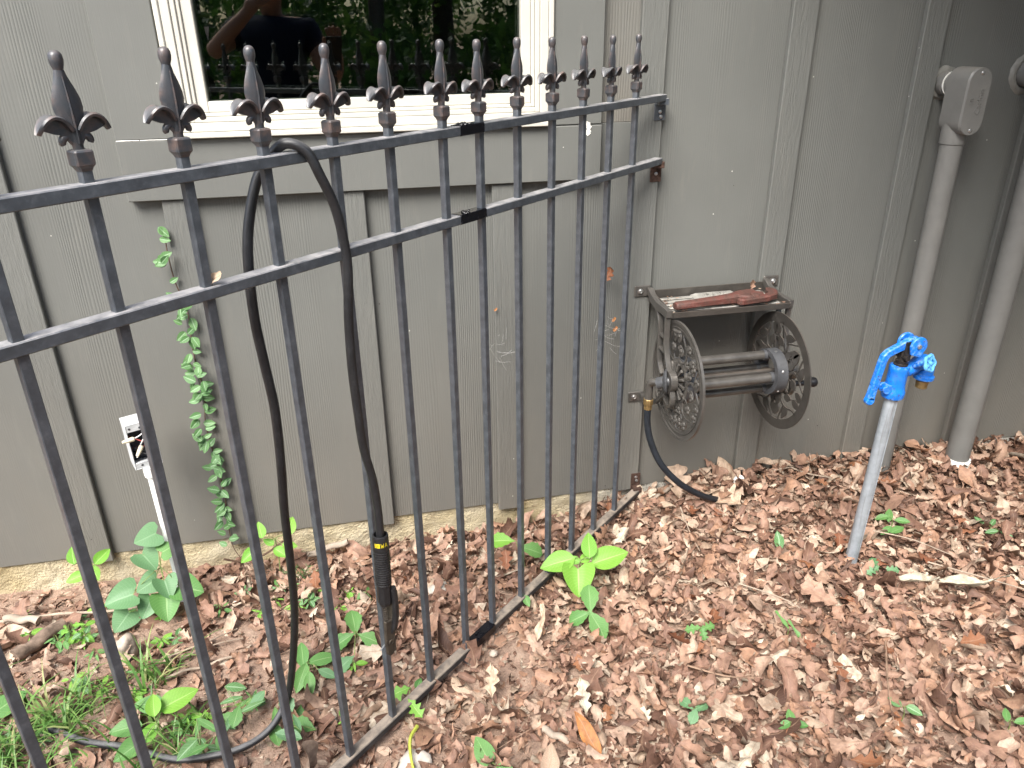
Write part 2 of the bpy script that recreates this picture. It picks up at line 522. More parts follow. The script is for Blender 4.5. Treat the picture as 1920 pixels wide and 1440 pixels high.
# ------------------------------------------------------------------ setting: the house wall
house = thing("house", "grey board and batten house wall with a cream window on a tan foundation", "house")
# siding panels: board faces at y = 0 between battens
BR = [-1.586, -1.182, -0.778, -0.378, 0.036, 0.442, 0.836, 1.253, 1.654, 2.060, 2.466, 2.87, 3.28]   # right edges of the battens
BW = 0.074
WZ1 = 2.75
def panel(x0, x1, z0, z1, y=0.0, th=0.012):
    cx = (x0 + x1) / 2
    mb = MB().box(x0 - cx, x1 - cx, 0, th, 0, z1 - z0)
    return mb.build("siding_panel", M_panel, house, bevel=0.0015, loc=(cx, y, z0))
edges = [-2.3] + [r - BW / 2 for r in BR] + [3.7]
wx0, wx1, wz0, wz1 = -0.385, 0.530, 1.152, 2.42     # window opening
for i in range(len(edges) - 1):
    a, b = edges[i] + 0.0012, edges[i + 1] - 0.0012
    jit = 0.0006 * ((i % 3) - 1)
    # leave the window opening free
    if b <= wx0 or a >= wx1:
        panel(a, b, 0, WZ1, jit)
    else:
        panel(a, b, 0, wz0, jit)
        panel(a, b, wz1, WZ1, jit)
        if a < wx0 < b: panel(a, wx0, wz0, wz1, jit)
        if a < wx1 < b: panel(wx1, b, wz0, wz1, jit)
bat_t = [0.019] * len(BR)
for i, r in enumerate(BR):
    tops = [(0.0, WZ1)]
    if -0.5 < r < 0.6: tops = [(0.0, 1.0095)]
    for (z0, z1) in tops:
        w = BW + random.uniform(-0.003, 0.002)
        lowdrop = -0.014 if r < 0.7 else 0.0
        mb = MB().box(-w / 2, w / 2, -0.0195, -0.0012, lowdrop, z1 - z0)
        mb.build("batten", M_batten, house, bevel=0.0022, loc=(r - BW / 2, 0, z0))
# smooth trim boards round the window
def trim(name, x0, x1, z0, z1, y0):
    cx, cz = (x0 + x1) / 2, (z0 + z1) / 2
    return MB().box(x0 - cx, x1 - cx, y0, -0.0014, z0 - cz, z1 - cz).build(name, M_trim, house, bevel=0.002, loc=(cx, 0, cz))
trim("apron_board", -0.523, 0.664, 1.011, 1.1505, -0.0285)
trim("trim_board", -0.522, -0.389, 1.1525, 2.43, -0.0265)
trim("trim_board", 0.533, 0.663, 1.1525, 2.43, -0.0265)
trim("trim_board", -0.522, 0.663, 2.432, 2.56, -0.0265)
# caulk line along the crack over the apron
mb = MB()
for (xa, xb, w) in [(-0.520, -0.47, 0.004), (-0.468, -0.42, 0.0028), (-0.42, -0.392, 0.0034)]:
    mb.tube([(xa, -0.0275, 1.1515), ((xa + xb) / 2, -0.0282, 1.1518), (xb, -0.0275, 1.1514)], w / 3, 6)
mb.build("caulk_bead", M_caulk, house, smooth=True)
mb = MB()
for k in range(9):
    a = random.uniform(0, 6.28); q = random.uniform(0.004, 0.011)
    c0 = Vector((0.617 + random.uniform(-0.012, 0.012), -0.0305, 1.142 + random.uniform(-0.014, 0.012)))
    mb.add([c0 + Vector((math.cos(a + t) * q * (0.5 + random.random()), random.uniform(-0.001, 0.001), math.sin(a + t) * q * (0.4 + random.random()))) for t in (0, 1.3, 2.6, 4.1, 5.3)], [(0, 1, 2, 3, 4)])
mb.build("paint_flake", M_caulk, house)
# foundation
def build_foundation():
    v = []; f = []
    xs = np.arange(-2.3, 3.72, 0.012); zs = np.concatenate([np.linspace(-0.42, -0.14, 5), np.linspace(-0.12, 0.002, 12)])
    for z in zs:
        for x in xs:
            d = 0.014 * noise.noise(Vector((x * 6, z * 6, 1.0))) + 0.012 * noise.noise(Vector((x * 26, z * 26, 7.0)))
            v.append((x, 0.010 - abs(d) - 0.05 * max(0, (-0.02 - z)) , z))
    nx = len(xs)
    for j in range(len(zs) - 1):
        for i in range(nx - 1):
            f.append((j * nx + i, j * nx + i + 1, (j + 1) * nx + i + 1, (j + 1) * nx + i))
    mb = MB(); mb.v = v; mb.f = f
    mb.build("foundation", M_found, house, smooth=True, angle=70)
build_foundation()
# dim room behind the window so the glass looks into darkness
room = MB()
room.box(-2.28, 3.68, 0.10, 2.6, -0.4, -0.3); room.box(-2.28, 3.68, 0.10, 2.6, 2.7, 2.8)
room.box(-2.30, -2.27, 0.10, 2.6, -0.3, 2.7); room.box(3.66, 3.69, 0.10, 2.6, -0.3, 2.7)
room.box(-2.27, 3.66, 2.58, 2.6, -0.3, 2.7)
room.box(-2.27, wx0 - 0.01, 0.06, 0.10, -0.3, 2.7); room.box(wx1 + 0.01, 3.66, 0.06, 0.10, -0.3, 2.7)
room.box(wx0 - 0.01, wx1 + 0.01, 0.06, 0.10, -0.3, wz0 - 0.002); room.box(wx0 - 0.01, wx1 + 0.01, 0.06, 0.10, wz1 + 0.002, 2.7)
room.build("inner_room", M_room, house)
# roof line: a simple eave that carries on above the picture
mb = MB().box(-2.6, 4.0, -0.55, 2.7, 2.86, 2.95).box(-2.6, 4.0, -0.575, -0.552, 2.80, 2.96).box(-2.6, 4.0, -0.55, 2.7, 2.78, 2.80)
mb.build("eave", M_trim, house)

# unseen roof slab added to shade the right end of the wall
mb = MB().box(0.85, 2.86, -1.62, -0.03, 2.52, 2.62).box(0.85, 2.86, -1.66, -1.622, 2.46, 2.64)
mb.build("shade_roof", M_trim, house, bevel=0.003)
# battened wall added out of frame to block light from the right
mb = MB().box(2.72, 2.86, -2.9, -0.03, -0.35, WZ1)
for k in range(7):
    mb.box(2.701, 2.719, -0.44 - 0.406 * k, -0.37 - 0.406 * k, 0.0, WZ1)
mb.build("shade_wall", M_trim, house, bevel=0.002)

# window: nested vinyl rings, each one a step
def ring(x0, x1, z0, z1, w, y0, y1):
    mb = MB()
    mb.box(x0, x0 + w, y0, y1, z0, z1); mb.box(x1 - w, x1, y0, y1, z0, z1)
    mb.box(x0 + w, x1 - w, y0, y1, z0, z0 + w); mb.box(x0 + w, x1 - w, y0, y1, z1 - w, z1)
    return mb
win = ring(wx0, wx1, wz0, wz1, 0.013, -0.036, 0.06).build("window", M_window, house, bevel=0.0025)
prof = [("outer_frame", 0.0134, 0.0207, -0.0325), ("outer_frame", 0.0345, 0.0117, -0.0285), ("inner_frame", 0.0466, 0.0086, -0.0235), ("sash", 0.0556, 0.0244, -0.018)]
for nm, ins, w, y0 in prof:
    ring(wx0 + ins, wx1 - ins, wz0 + ins, wz1 - ins, w, y0, 0.05).build(nm, M_window, win, bevel=0.0018)
# sloped sill nosing
mb = MB().box(wx0 + 0.001, wx1 - 0.001, -0.044, -0.0365, wz0 + 0.0005, wz0 + 0.012)
mb.build("sill", M_window, win, bevel=0.002)
gx0, gx1, gz0, gz1 = wx0 + 0.0775, wx1 - 0.0775, wz0 + 0.0775, wz1 - 0.0775
for yy, tilt in ((0.004, 0.0), (0.020, 0.0035)):
    mb = MB().box(gx0, gx1, -0.0015, 0.0015, 0, gz1 - gz0)
    g = mb.build("pane", M_glass, win, loc=(0, yy, gz0))
    g.rotation_euler = (tilt, 0, 0)

# ------------------------------------------------------------------ leaves (mesh library)
def leaf_mesh_arrays(kind, n=12, m=5, curl=0.0, bend=0.0, crumple=0.0, twist=0.0, fold=0.0, seed=0, aspect=None):
    """unit-length leaf lying along +Y from the origin, normal +Z"""
    r = np.random.default_rng(seed)
    t = np.linspace(0, 1, n + 1)
    if kind == 'oak':
        base = 0.33 * np.sin(PI * np.clip(t, 0, 1) ** 1.25) ** 0.7
        w = base * (0.66 + 0.34 * np.cos(2 * PI * (3.5 * t + 0.25 + r.uniform(-.1, .1)))) + 0.012
    elif kind == 'redoak':
        base = 0.40 * np.sin(PI * np.clip(t, 0, 1) ** 1.1) ** 0.6
        ph = (3.0 * t + 0.1) % 1.0
        w = base * (0.22 + 0.78 * np.where(ph < 0.65, ph / 0.65, (1 - ph) / 0.35)) + 0.012
    elif kind == 'ellip':
        w = 0.23 * np.sin(PI * np.clip(t, 0, 1) ** 0.9) ** 0.85 + 0.004
    elif kind == 'ovate':
        w = 0.30 * np.sin(PI * np.clip(t, 0, 1) ** 0.75) ** 0.85 + 0.004
    elif kind == 'obovate':
        w = 0.29 * np.sin(PI * np.clip(t, 0, 1) ** 1.35) ** 0.9 + 0.004
        w = w * (1 + 0.09 * np.sin(2 * PI * 5 * t))
    elif kind == 'heart':
        w = 0.56 * np.sin(PI * np.clip(t * 0.90 + 0.10, 0, 1) ** 0.52) ** 0.72
    elif kind == 'lance':
        w = 0.12 * np.sin(PI * np.clip(t, 0, 1) ** 0.8) + 0.003
    elif kind == 'strip':
        w = 0.10 * (0.7 + 0.3 * np.sin(9 * t + r.uniform(0, 6))) * np.sin(PI * np.clip(t * 0.96 + 0.02, 0, 1)) ** 0.3
    else:  # frag
        w = 0.30 * np.sin(PI * np.clip(t * 0.9 + 0.05, 0, 1)) ** 0.5 * (0.7 + 0.5 * r.random(n + 1))
    if aspect: w = w * aspect
    wl = w * (1 + 0.10 * r.standard_normal(n + 1)) if kind in ('oak', 'redoak', 'frag', 'strip') else w
    wr = w * (1 + 0.10 * r.standard_normal(n + 1)) if kind in ('oak', 'redoak', 'frag', 'strip') else w
    s = np.linspace(-1, 1, m)
    V = np.zeros((n + 1, m, 3)); UV = np.zeros((n + 1, m, 2))
    ph = r.uniform(0, 6.28, 6)
    for i in range(n + 1):
        for j in range(m):
            ww = wl[i] if s[j] < 0 else wr[i]
            a = s[j] * ww
            # cross curl: roll round the midrib
            if abs(curl) > 1e-3:
                rad = 1.0 / curl
                x = rad * math.sin(a / rad); z = rad * (1 - math.cos(a / rad))
            else:
                x, z = a, 0.0
            z += fold * abs(a)
            y = t[i]
            if kind in ('redoak',): y += 0.10 * abs(s[j]) * (ww / 0.4)
            if kind == 'heart': y = y * 0.92 - 0.20 * math.sin(PI * 0.72 * abs(s[j])) * (1 - t[i]) ** 1.6
            # length bend
            if abs(bend) > 1e-3:
                rb = 1.0 / bend
                yy = (rb - z) * math.sin(y / rb); zz = rb - (rb - z) * math.cos(y / rb)
            else:
                yy, zz = y, z
            tw = twist * (t[i] - 0.3)
            x2 = x * math.cos(tw) - zz * math.sin(tw) * 0.6; z2 = zz + x * math.sin(tw)
            if crumple:
                z2 += crumple * (math.sin(7 * t[i] + ph[0] + 3 * s[j]) * 0.5 + math.sin(15 * t[i] + ph[1] - 5 * s[j]) * 0.3 + 0.25 * r.standard_normal())
                x2 += crumple * 0.5 * math.sin(9 * t[i] + ph[2])
                yy += crumple * 0.3 * math.sin(8 * s[j] + ph[3])
            V[i, j] = (x2, yy, z2); UV[i, j] = (0.5 + 0.5 * s[j], t[i])
    F = []
    for i in range(n):
        for j in range(m - 1):
            F.append((i * m + j, i * m + j + 1, (i + 1) * m + j + 1, (i + 1) * m + j))
    return V.reshape(-1, 3), np.array(F), UV.reshape(-1, 2)

def mesh_np(name, V, F, UV=None, smooth=True):
    me = bpy.data.meshes.new(name)
    nv, nf = len(V), len(F); k = F.shape[1]
    me.vertices.add(nv); me.vertices.foreach_set("co", np.ascontiguousarray(V, dtype=np.float32).ravel())
    me.loops.add(nf * k); me.loops.foreach_set("vertex_index", np.ascontiguousarray(F, dtype=np.int32).ravel())
    me.polygons.add(nf)
    me.polygons.foreach_set("loop_start", np.arange(0, nf * k, k, dtype=np.int32))
    me.polygons.foreach_set("loop_total", np.full(nf, k, dtype=np.int32))
    if smooth: me.polygons.foreach_set("use_smooth", np.ones(nf, dtype=bool))
    if UV is not None:
        ul = me.uv_layers.new(name="UVMap")
        ul.data.foreach_set("uv", np.ascontiguousarray(UV[F.ravel()], dtype=np.float32).ravel())
    me.update(calc_edges=True)
    me.validate()
    return me

def leaf_mesh(name, kind, L, **kw):
    V, F, UV = leaf_mesh_arrays(kind, **kw)
    return mesh_np(name, V * L, F, UV)

# ------------------------------------------------------------------ leaf litter
def density(x, y):
    """how thickly the litter lies: deep on the right, thin on the left"""
    d = sstep(-0.45, 0.25, x)
    d = 0.26 + 0.74 * d
    if x < 0.35 and y < -0.45: d *= 0.75
    if y > -0.30 and -0.5 < x < 0.5: d = max(d, 0.8)
    d *= 1 - 0.75 * math.exp(-(((x - 0.27) / 0.12) ** 2 + ((y + 0.64) / 0.10) ** 2))
    d *= 1 - 0.7 * math.exp(-(((x - 1.02) / 0.10) ** 2 + ((y + 0.64) / 0.05) ** 2))
    return d

variants = []
kinds = ['redoak', 'redoak', 'oak', 'oak', 'ellip', 'ellip', 'ovate', 'frag', 'frag', 'redoak', 'oak', 'ovate', 'strip', 'ellip', 'redoak', 'oak', 'frag', 'obovate']
for i, k in enumerate(kinds * 2):
    n_ = 13 if k in ('redoak', 'oak') else 8
    m_ = 5 if k != 'frag' else 3
    variants.append(leaf_mesh_arrays(k, n_, m_, curl=rng.uniform(-5.5, 5.5), bend=rng.uniform(-1.4, 1.4), crumple=rng.uniform(0.03, 0.07), twist=rng.uniform(-1.5, 1.5), fold=rng.uniform(-0.5, 0.7), seed=100 + i))

def scatter(points, sizes, tiltsd, variants, rng):
    """arrays for many leaves in one mesh"""
    Vs, Fs, Us = [], [], []
    base = 0
    which = rng.integers(0, len(variants), len(points))
    for vi, (V, F, UV) in enumerate(variants):
        idx = np.where(which == vi)[0]
        if len(idx) == 0: continue
        K = len(idx)
        yaw = rng.uniform(0, 2 * PI, K)
        tx = rng.normal(0, tiltsd, K); ty = rng.normal(0, tiltsd, K)
        flip = np.where(rng.random(K) < 0.5, 1.0, -1.0)
        P = V - np.array([0, 0.5, 0])
        P = P[None] * sizes[idx][:, None, None]
        P[:, :, 2] *= flip[:, None]; 
        cx, sx = np.cos(tx)[:, None], np.sin(tx)[:, None]
        y = P[:, :, 1] * cx - P[:, :, 2] * sx; z = P[:, :, 1] * sx + P[:, :, 2] * cx
        x = P[:, :, 0]
        cy, sy = np.cos(ty)[:, None], np.sin(ty)[:, None]
        x, z = x * cy + z * sy, -x * sy + z * cy
        cz, sz = np.cos(yaw)[:, None], np.sin(yaw)[:, None]
        x, y = x * cz - y * sz, x * sz + y * cz
        zmin = z.min(axis=1, keepdims=True)
        q = points[idx]
        W = np.stack([x + q[:, 0:1], np.minimum(y + q[:, 1:2], -0.004), z - zmin * 0.75 + q[:, 2:3]], axis=2)
        Vs.append(W.reshape(-1, 3))
        Fs.append((F[None] + (np.arange(K) * len(V))[:, None, None] + base).reshape(-1, 4))
        Us.append(np.tile(UV, (K, 1)))
        base += K * len(V)
    return np.concatenate(Vs), np.concatenate(Fs), np.concatenate(Us)

def litter_points(n, x0, x1, y0, y1, lift, use_density=True):
    pts = []
    while len(pts) < n:
        x = random.uniform(x0, x1); y = random.uniform(y0, y1)
        if use_density and random.random() > density(x, y): continue
        d = density(x, y)
        extra = 0.02 * math.exp(-((y + 0.05) / 0.06) ** 2) * sstep(0.9, 1.2, x)
        pts.append((x, y, ground_z(x, y) - 0.004 + random.random() ** 1.4 * lift * d + extra * random.random()))
    return np.array(pts)

pts = litter_points(13500, -1.55, 2.75, -1.5, -0.012, 0.030)
sz = np.clip(rng.lognormal(math.log(0.039), 0.42, len(pts)), 0.014, 0.095)
V, F, U = scatter(pts, sz, 0.31, variants, rng)
o = obj("leaf_litter", mesh_np("leaf_litter", V, F, U), M_litter)
tag(o, "thick layer of curled brown dead leaves covering the ground", None, kind="stuff")
# small broken pieces and crumbs between them
fragv = [leaf_mesh_arrays('frag', 3, 3, curl=rng.uniform(-4, 4), crumple=0.06, bend=rng.uniform(-1.5, 1.5), seed=300 + i) for i in range(6)]
fragv += [leaf_mesh_arrays('strip', 4, 3, curl=4, crumple=0.05, bend=rng.uniform(-1.5, 1.5), aspect=0.7, seed=330 + i) for i in range(3)]
pts = litter_points(21000, -1.5, 2.75, -1.5, -0.012, 0.026, False)
V, F, U = scatter(pts, np.clip(rng.lognormal(math.log(0.018), 0.45, len(pts)), 0.006, 0.045), 0.42, fragv, rng)
o = obj("leaf_crumbs", mesh_np("leaf_crumbs", V, F, U), M_litter)
tag(o, "small broken bits of dead leaf scattered over the soil", None, kind="stuff")
# thinner litter carrying on past the picture
pts = np.array([(x, y, ground_z(x, y)) for x, y in [(random.uniform(-7, 8), random.uniform(-9, -1.4)) for _ in range(3800)] ])
V, F, U = scatter(pts, np.clip(rng.lognormal(math.log(0.085), 0.3, len(pts)), 0.04, 0.16), 0.3, [v for v in variants if len(v[0]) < 50], rng)
o = obj("distant_litter", mesh_np("distant_litter", V, F, U), M_litter)
tag(o, "scattered dead leaves on the yard behind the viewer", None, kind="stuff")
# needles and hair-thin twigs
mb = MB()
for k in range(900):
    x = random.uniform(-1.3, 2.7); y = random.uniform(-1.4, -0.03)
    if random.random() > 0.35 + 0.65 * (x < 0.6): continue
    a = random.uniform(0, PI); L = random.uniform(0.03, 0.12)
    z = ground_z(x, y) + 0.012 + 0.018 * random.random() * density(x, y)
    dx, dy = math.cos(a) * L / 2, math.sin(a) * L / 2
    if y + abs(dy) > -0.02: continue
    mb.tube([(x - dx, y - dy, z + random.uniform(-0.008, 0.008)), (x + random.uniform(-.006, .006), y, z + 0.004), (x + dx, y + dy, z + random.uniform(-0.008, 0.008))], random.uniform(0.0005, 0.0012), 3, False)
o = mb.build("fallen_needles", M_twig)
tag(o, "fine dry needles and twig bits lying among the leaves", None, kind="stuff")

# the leaves that show largest, each one a thing of its own
single = {
    'brown': (M_brownleaf, "dry leaf", [leaf_mesh("fallen_leaf", k, 1, n=12, m=5, curl=c, bend=b, crumple=0.05, twist=tw * 1.5, fold=f_, seed=s) for (k, c, b, tw, f_, s) in
              [('redoak', 3.0, 1.2, 0.6, 0.3, 1), ('redoak', -3.6, -1.2, -0.9, 0.2, 2), ('oak', 4.4, 0.9, 1.0, 0.1, 3), ('oak', -2.8, 1.4, -0.6, 0.4, 4), ('redoak', 1.6, -1.5, 0.8, 0.2, 14), ('ellip', 5.5, 0.8, 0.8, 0.2, 15)]]),
    'tan': (M_tanleaf, "dry leaf", [leaf_mesh("fallen_leaf", k, 1, n=10, m=5, curl=c, bend=b, crumple=0.035, twist=tw, fold=f_, seed=s) for (k, c, b, tw, f_, s) in
            [('ovate', 2.5, 0.8, 0.5, 0.2, 5), ('ellip', -3.0, 0.6, 1.1, 0.1, 6), ('oak', 1.2, -0.9, 0.2, 0.3, 7)]]),
    'dark': (M_darkleaf, "dry leaf", [leaf_mesh("fallen_leaf", k, 1, n=10, m=5, curl=c, bend=b, crumple=0.04, twist=tw, fold=f_, seed=s) for (k, c, b, tw, f_, s) in
             [('ellip', 3.5, 1.0, 0.9, 0.2, 8), ('redoak', -2.8, 0.8, 0.6, 0.1, 9)]]),
    'red': (M_redleaf, "dry leaf", [leaf_mesh("fallen_leaf", k, 1, n=12, m=5, curl=c, bend=b, crumple=0.03, twist=tw, fold=f_, seed=s) for (k, c, b, tw, f_, s) in
            [('redoak', 1.4, 0.6, 0.3, 0.2, 10), ('oak', -2.0, 0.9, 0.9, 0.1, 11)]]),
}
slabel = {'brown': "mid brown lobed oak leaf on top of the leaf litter", 'tan': "pale tan dry leaf on top of the leaf litter",
          'dark': "dark brown curled dead leaf on top of the leaf litter", 'red': "russet red lobed leaf on top of the leaf litter"}
sgroup = {'brown': "mid brown fallen oak leaves", 'tan': "pale tan fallen leaves", 'dark': "dark curled fallen leaves", 'red': "russet fallen leaves"}
cnt = 0
while cnt < 290:
    x = random.uniform(-0.5, 2.35); y = random.uniform(-1.18, -0.05)
    if random.random() > density(x, y) * 0.9: continue
    kx = random.choices(['brown', 'tan', 'dark', 'red'], [0.52, 0.22, 0.12, 0.14])[0]
    mat, cat, ms = single[kx]
    me = random.choice(ms)
    if not me.materials: me.materials.append(mat)
    L = random.uniform(0.038, 0.072)
    yaw = random.uniform(0, 6.28)
    if y > -0.10: L *= 0.8
    o = bpy.data.objects.new("fallen_leaf", me); COL.objects.link(o)
    o.scale = (L, L, L * random.choice((1, -1)))
    o.rotation_euler = (random.gauss(0, 0.25), random.gauss(0, 0.3), yaw)
    o.location = (x + math.sin(yaw) * L / 2, min(y - math.cos(yaw) * L / 2, -0.03 if math.cos(yaw) < 0 else y), ground_z(x, y) + 0.024 * density(x, y) + random.uniform(0.004, 0.014))
    if o.location.y > -0.03 - L * max(0, math.cos(yaw)):
        o.location.y = -0.03 - L * max(0, math.cos(yaw))
    tag(o, slabel[kx], cat, sgroup[kx])
    cnt += 1

# ------------------------------------------------------------------ fence
FA = Vector((0.825, -0.035, 0.0))
FROT = R_(180 + 40.894)
fence = thing("iron_fence", "black iron picket fence with fleur finials running from the wall towards the viewer", "fence", FA, FROT)
# local x: distance from the wall along the fence, local y: towards the viewer's side
TILT = -0.0088
def rail(zc, h, d, mat, s0, s1, name="rail"):
    mb = MB()
    M = Matrix.Rotation(-math.atan(TILT), 4, 'Y')
    n = 14
    vs = []
    for i in range(n + 1):
        s = s0 + (s1 - s0) * i / n
        zz = zc + TILT * s
        for (a, b) in ((-d / 2, -h / 2), (d / 2, -h / 2), (d / 2, h / 2), (-d / 2, h / 2)):
            vs.append((s, a, zz + b))
    fs = []
    for i in range(n):
        for k in range(4):
            k2 = (k + 1) % 4
            fs.append((i * 4 + k, (i + 1) * 4 + k, (i + 1) * 4 + k2, i * 4 + k2))
    fs += [(0, 1, 2, 3), tuple(n * 4 + k for k in (3, 2, 1, 0))]
    mb.add(vs, fs)
    return mb.build(name, mat, fence, bevel=0.0016)
S_END = 2.75
for (zc, mat) in ((1.2135, M_iron), (1.053, M_iron), (0.002, M_iron_dirty)):
    rail(zc, 0.0172, 0.0245, mat, 0.0, S_END)
# splices where two fence lengths were welded together, freshly painted
for (zc, s0, s1, hh, mat) in ((1.2135, 0.757, 0.828, 0.0186, M_fresh), (1.053, 0.757, 0.836, 0.0186, M_fresh), (0.002, 0.765, 0.858, 0.023, M_fresh)):
    o = rail(zc + 0.0004, hh, 0.0262, mat, s0, s1, "splice_sleeve")
    mb = MB()   # lumpy weld bead
    for k in range(12):
        c0 = Vector((s0 + 0.052 + random.uniform(-0.012, 0.012), random.uniform(-0.008, 0.012), zc + TILT * s0 + hh / 2 + random.uniform(-0.001, 0.002)))
        rr = random.uniform(0.002, 0.0042)
        mb.lathe([(rr * 0.2, -rr * 0.6), (rr, 0), (rr * 0.75, rr * 0.5), (rr * 0.1, rr * 0.7)], 7, Matrix.Translation(c0))
    mb.build("weld_bead", M_fresh, o, smooth=True)

# finial mesh (local: x along the fence, z up, origin at the socket's underside)
def finial_mesh():
    mb = MB()
    # spear: diamond section with a ridge front and back
    prof = [(0.022, 0.0065, 0.0065), (0.030, 0.0062, 0.0068), (0.038, 0.0062, 0.0070), (0.046, 0.0080, 0.0074), (0.055, 0.0122, 0.0080), (0.064, 0.0158, 0.0084), (0.073, 0.0174, 0.0084),
            (0.083, 0.0166, 0.0080), (0.094, 0.0135, 0.0074), (0.104, 0.0098, 0.0066), (0.112, 0.0070, 0.0058), (0.118, 0.0056, 0.0054)]
    seg = 16
    vs = []; fs = []
    for (z, wx, wy) in prof:
        for k in range(seg):
            a = 2 * PI * k / seg
            ca, sa = math.cos(a), math.sin(a)
            # concave diamond with a sharp front ridge
            e = 0.72 if 0.04 < z < 0.11 else 1.0
            rad = 1.0 / (abs(ca) ** (1 / e) + abs(sa) ** (1 / e)) ** e if e != 1.0 else 1.0
            vs.append((wx * ca * (rad if e != 1 else 1), wy * sa * (rad if e != 1 else 1), z))
    for i in range(len(prof) - 1):
        for k in range(seg):
            k2 = (k + 1) % seg
            fs.append((i * seg + k, i * seg + k2, (i + 1) * seg + k2, (i + 1) * seg + k))
    mb.add(vs, fs)
    # ridge line
    mb.tube([(0, 0.0073, 0.03), (0, 0.0082, 0.06), (0, 0.0082, 0.08), (0, 0.006, 0.11)], [0.0016, 0.0016, 0.0014, 0.001], 6)
    mb.tube([(0, -0.0073, 0.03), (0, -0.0082, 0.06), (0, -0.0082, 0.08), (0, -0.006, 0.11)], [0.0016, 0.0016, 0.0014, 0.001], 6)
    # ball tip
    mb.lathe([(0.0052, 0.116), (0.0062, 0.1195), (0.0076, 0.1240), (0.0082, 0.1290), (0.0078, 0.1340), (0.0062, 0.1375), (0.0034, 0.1396), (0.0004, 0.1402)], 14)
    for sx in (-1, 1):
        # arched leaf: trough-shaped sweep with raised rims
        arc = smooth_path([(0.003 * sx, 0, 0.046), (0.011 * sx, 0, 0.0585), (0.021 * sx, 0, 0.0640), (0.030 * sx, 0, 0.0610), (0.037 * sx, 0, 0.0530), (0.0415 * sx, 0, 0.0440)], 3)
        n = len(arc)
        vs = []; fs = []
        for i, p in enumerate(arc):
            t = i / (n - 1)
            hw = 0.0080 + 0.0076 * math.sin(PI * min(1, t * 0.95 + 0.05)) * (1 - 0.35 * t) - 0.0042 * t ** 4
            tn = (arc[min(i + 1, n - 1)] - arc[max(i - 1, 0)]).normalized()
            nn = Vector((-tn.z, 0, tn.x)) * (1 if sx > 0 else -1)
            if nn.z < 0 and t < 0.5: nn = -nn
            th = 0.0030
            # section: rim, groove, rim on top; underside closed
            sec = [(-1.0, -0.0025), (-1.05, 0.0006), (-0.82, 0.0026), (-0.45, 0.0006), (0.0, -0.0002), (0.45, 0.0006), (0.82, 0.0026), (1.05, 0.0006), (1.0, -0.0025), (0.55, -0.0030), (0.0, -0.0034), (-0.55, -0.0030)]
            for (a, b) in sec:
                vs.append(p + Vector((0, a * hw, 0)) + nn * b)
        ns = 12
        for i in range(n - 1):
            for k in range(ns):
                k2 = (k + 1) % ns
                fs.append((i * ns + k, i * ns + k2, (i + 1) * ns + k2, (i + 1) * ns + k))
        fs += [tuple(range(ns)), tuple((n - 1) * ns + k for k in range(ns - 1, -1, -1))]
        mb.add(vs, fs)
        # web under the leaf
        web = [(0.004, 0.028), (0.011, 0.040), (0.016, 0.0415), (0.024, 0.0435), (0.033, 0.0475), (0.038, 0.050), (0.031, 0.0580), (0.021, 0.0605), (0.010, 0.0555), (0.003, 0.044)]
        Mx = Matrix(((sx, 0, 0, 0), (0, 0, 1, 0), (0, 1, 0, 0), (0, 0, 0, 1)))
        mb.prism(web, -0.0042, 0.0042, Mx)
        # small scroll below
        hook = smooth_path([(0.004 * sx, 0, 0.030), (0.009 * sx, 0, 0.0385), (0.0145 * sx, 0, 0.0375), (0.0165 * sx, 0, 0.0325), (0.0155 * sx, 0, 0.0295)], 4)
        mb.tube(hook, [0.0034 + 0.0016 * math.sin(PI * i / (len(hook) - 1)) for i in range(len(hook))], 8, True, 1.0)
    # stalk into the socket
    mb.lathe([(0.0072, 0.018), (0.0066, 0.026), (0.0074, 0.034)], 10)
    return mb.mesh("finial", smooth=True, angle=50)
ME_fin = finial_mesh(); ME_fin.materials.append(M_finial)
def socket_mesh():
    mb = MB()
    lv = [(-0.0035, 0.0082), (0.0, 0.0095), (0.0042, 0.0125), (0.0195, 0.0125), (0.0215, 0.0112), (0.0225, 0.0085)]
    vs = []
    for (z, w) in lv:
        c_ = 0.0022
        for (a, b) in ((-w, -w + c_), (-w + c_, -w), (w - c_, -w), (w, -w + c_), (w, w - c_), (w - c_, w), (-w + c_, w), (-w, w - c_)):
            vs.append((a, b, z))
    fs = []
    for i in range(len(lv) - 1):
        for k in range(8):
            fs.append((i * 8 + k, i * 8 + (k + 1) % 8, (i + 1) * 8 + (k + 1) % 8, (i + 1) * 8 + k))
    fs += [tuple(range(7, -1, -1)), tuple((len(lv) - 1) * 8 + k for k in range(8))]
    mb.add(vs, fs)
    return mb.mesh("socket")
ME_sock = socket_mesh(); ME_sock.materials.append(M_finial)
PW = 0.0134
def picket_mesh(z0):
    mb = MB()
    w = PW / 2
    zs = [z0, 0.0, 0.35, 0.7, 1.05, 1.2385]
    vs = []
    for z in zs:
        for (a, b) in ((-w, -w), (w, -w), (w, w), (-w, w)): vs.append((a, b, z))
    fs = [(i * 4 + k, i * 4 + (k + 1) % 4, (i + 1) * 4 + (k + 1) % 4, (i + 1) * 4 + k) for i in range(len(zs) - 1) for k in range(4)]
    fs += [(3, 2, 1, 0), tuple((len(zs) - 1) * 4 + k for k in range(4))]
    mb.add(vs, fs)
    return mb.mesh("picket", bevel=0.0011)
ME_pick = picket_mesh(-0.012); ME_pick.materials.append(M_iron)
ME_post = picket_mesh(-0.16); ME_post.materials.append(M_iron)
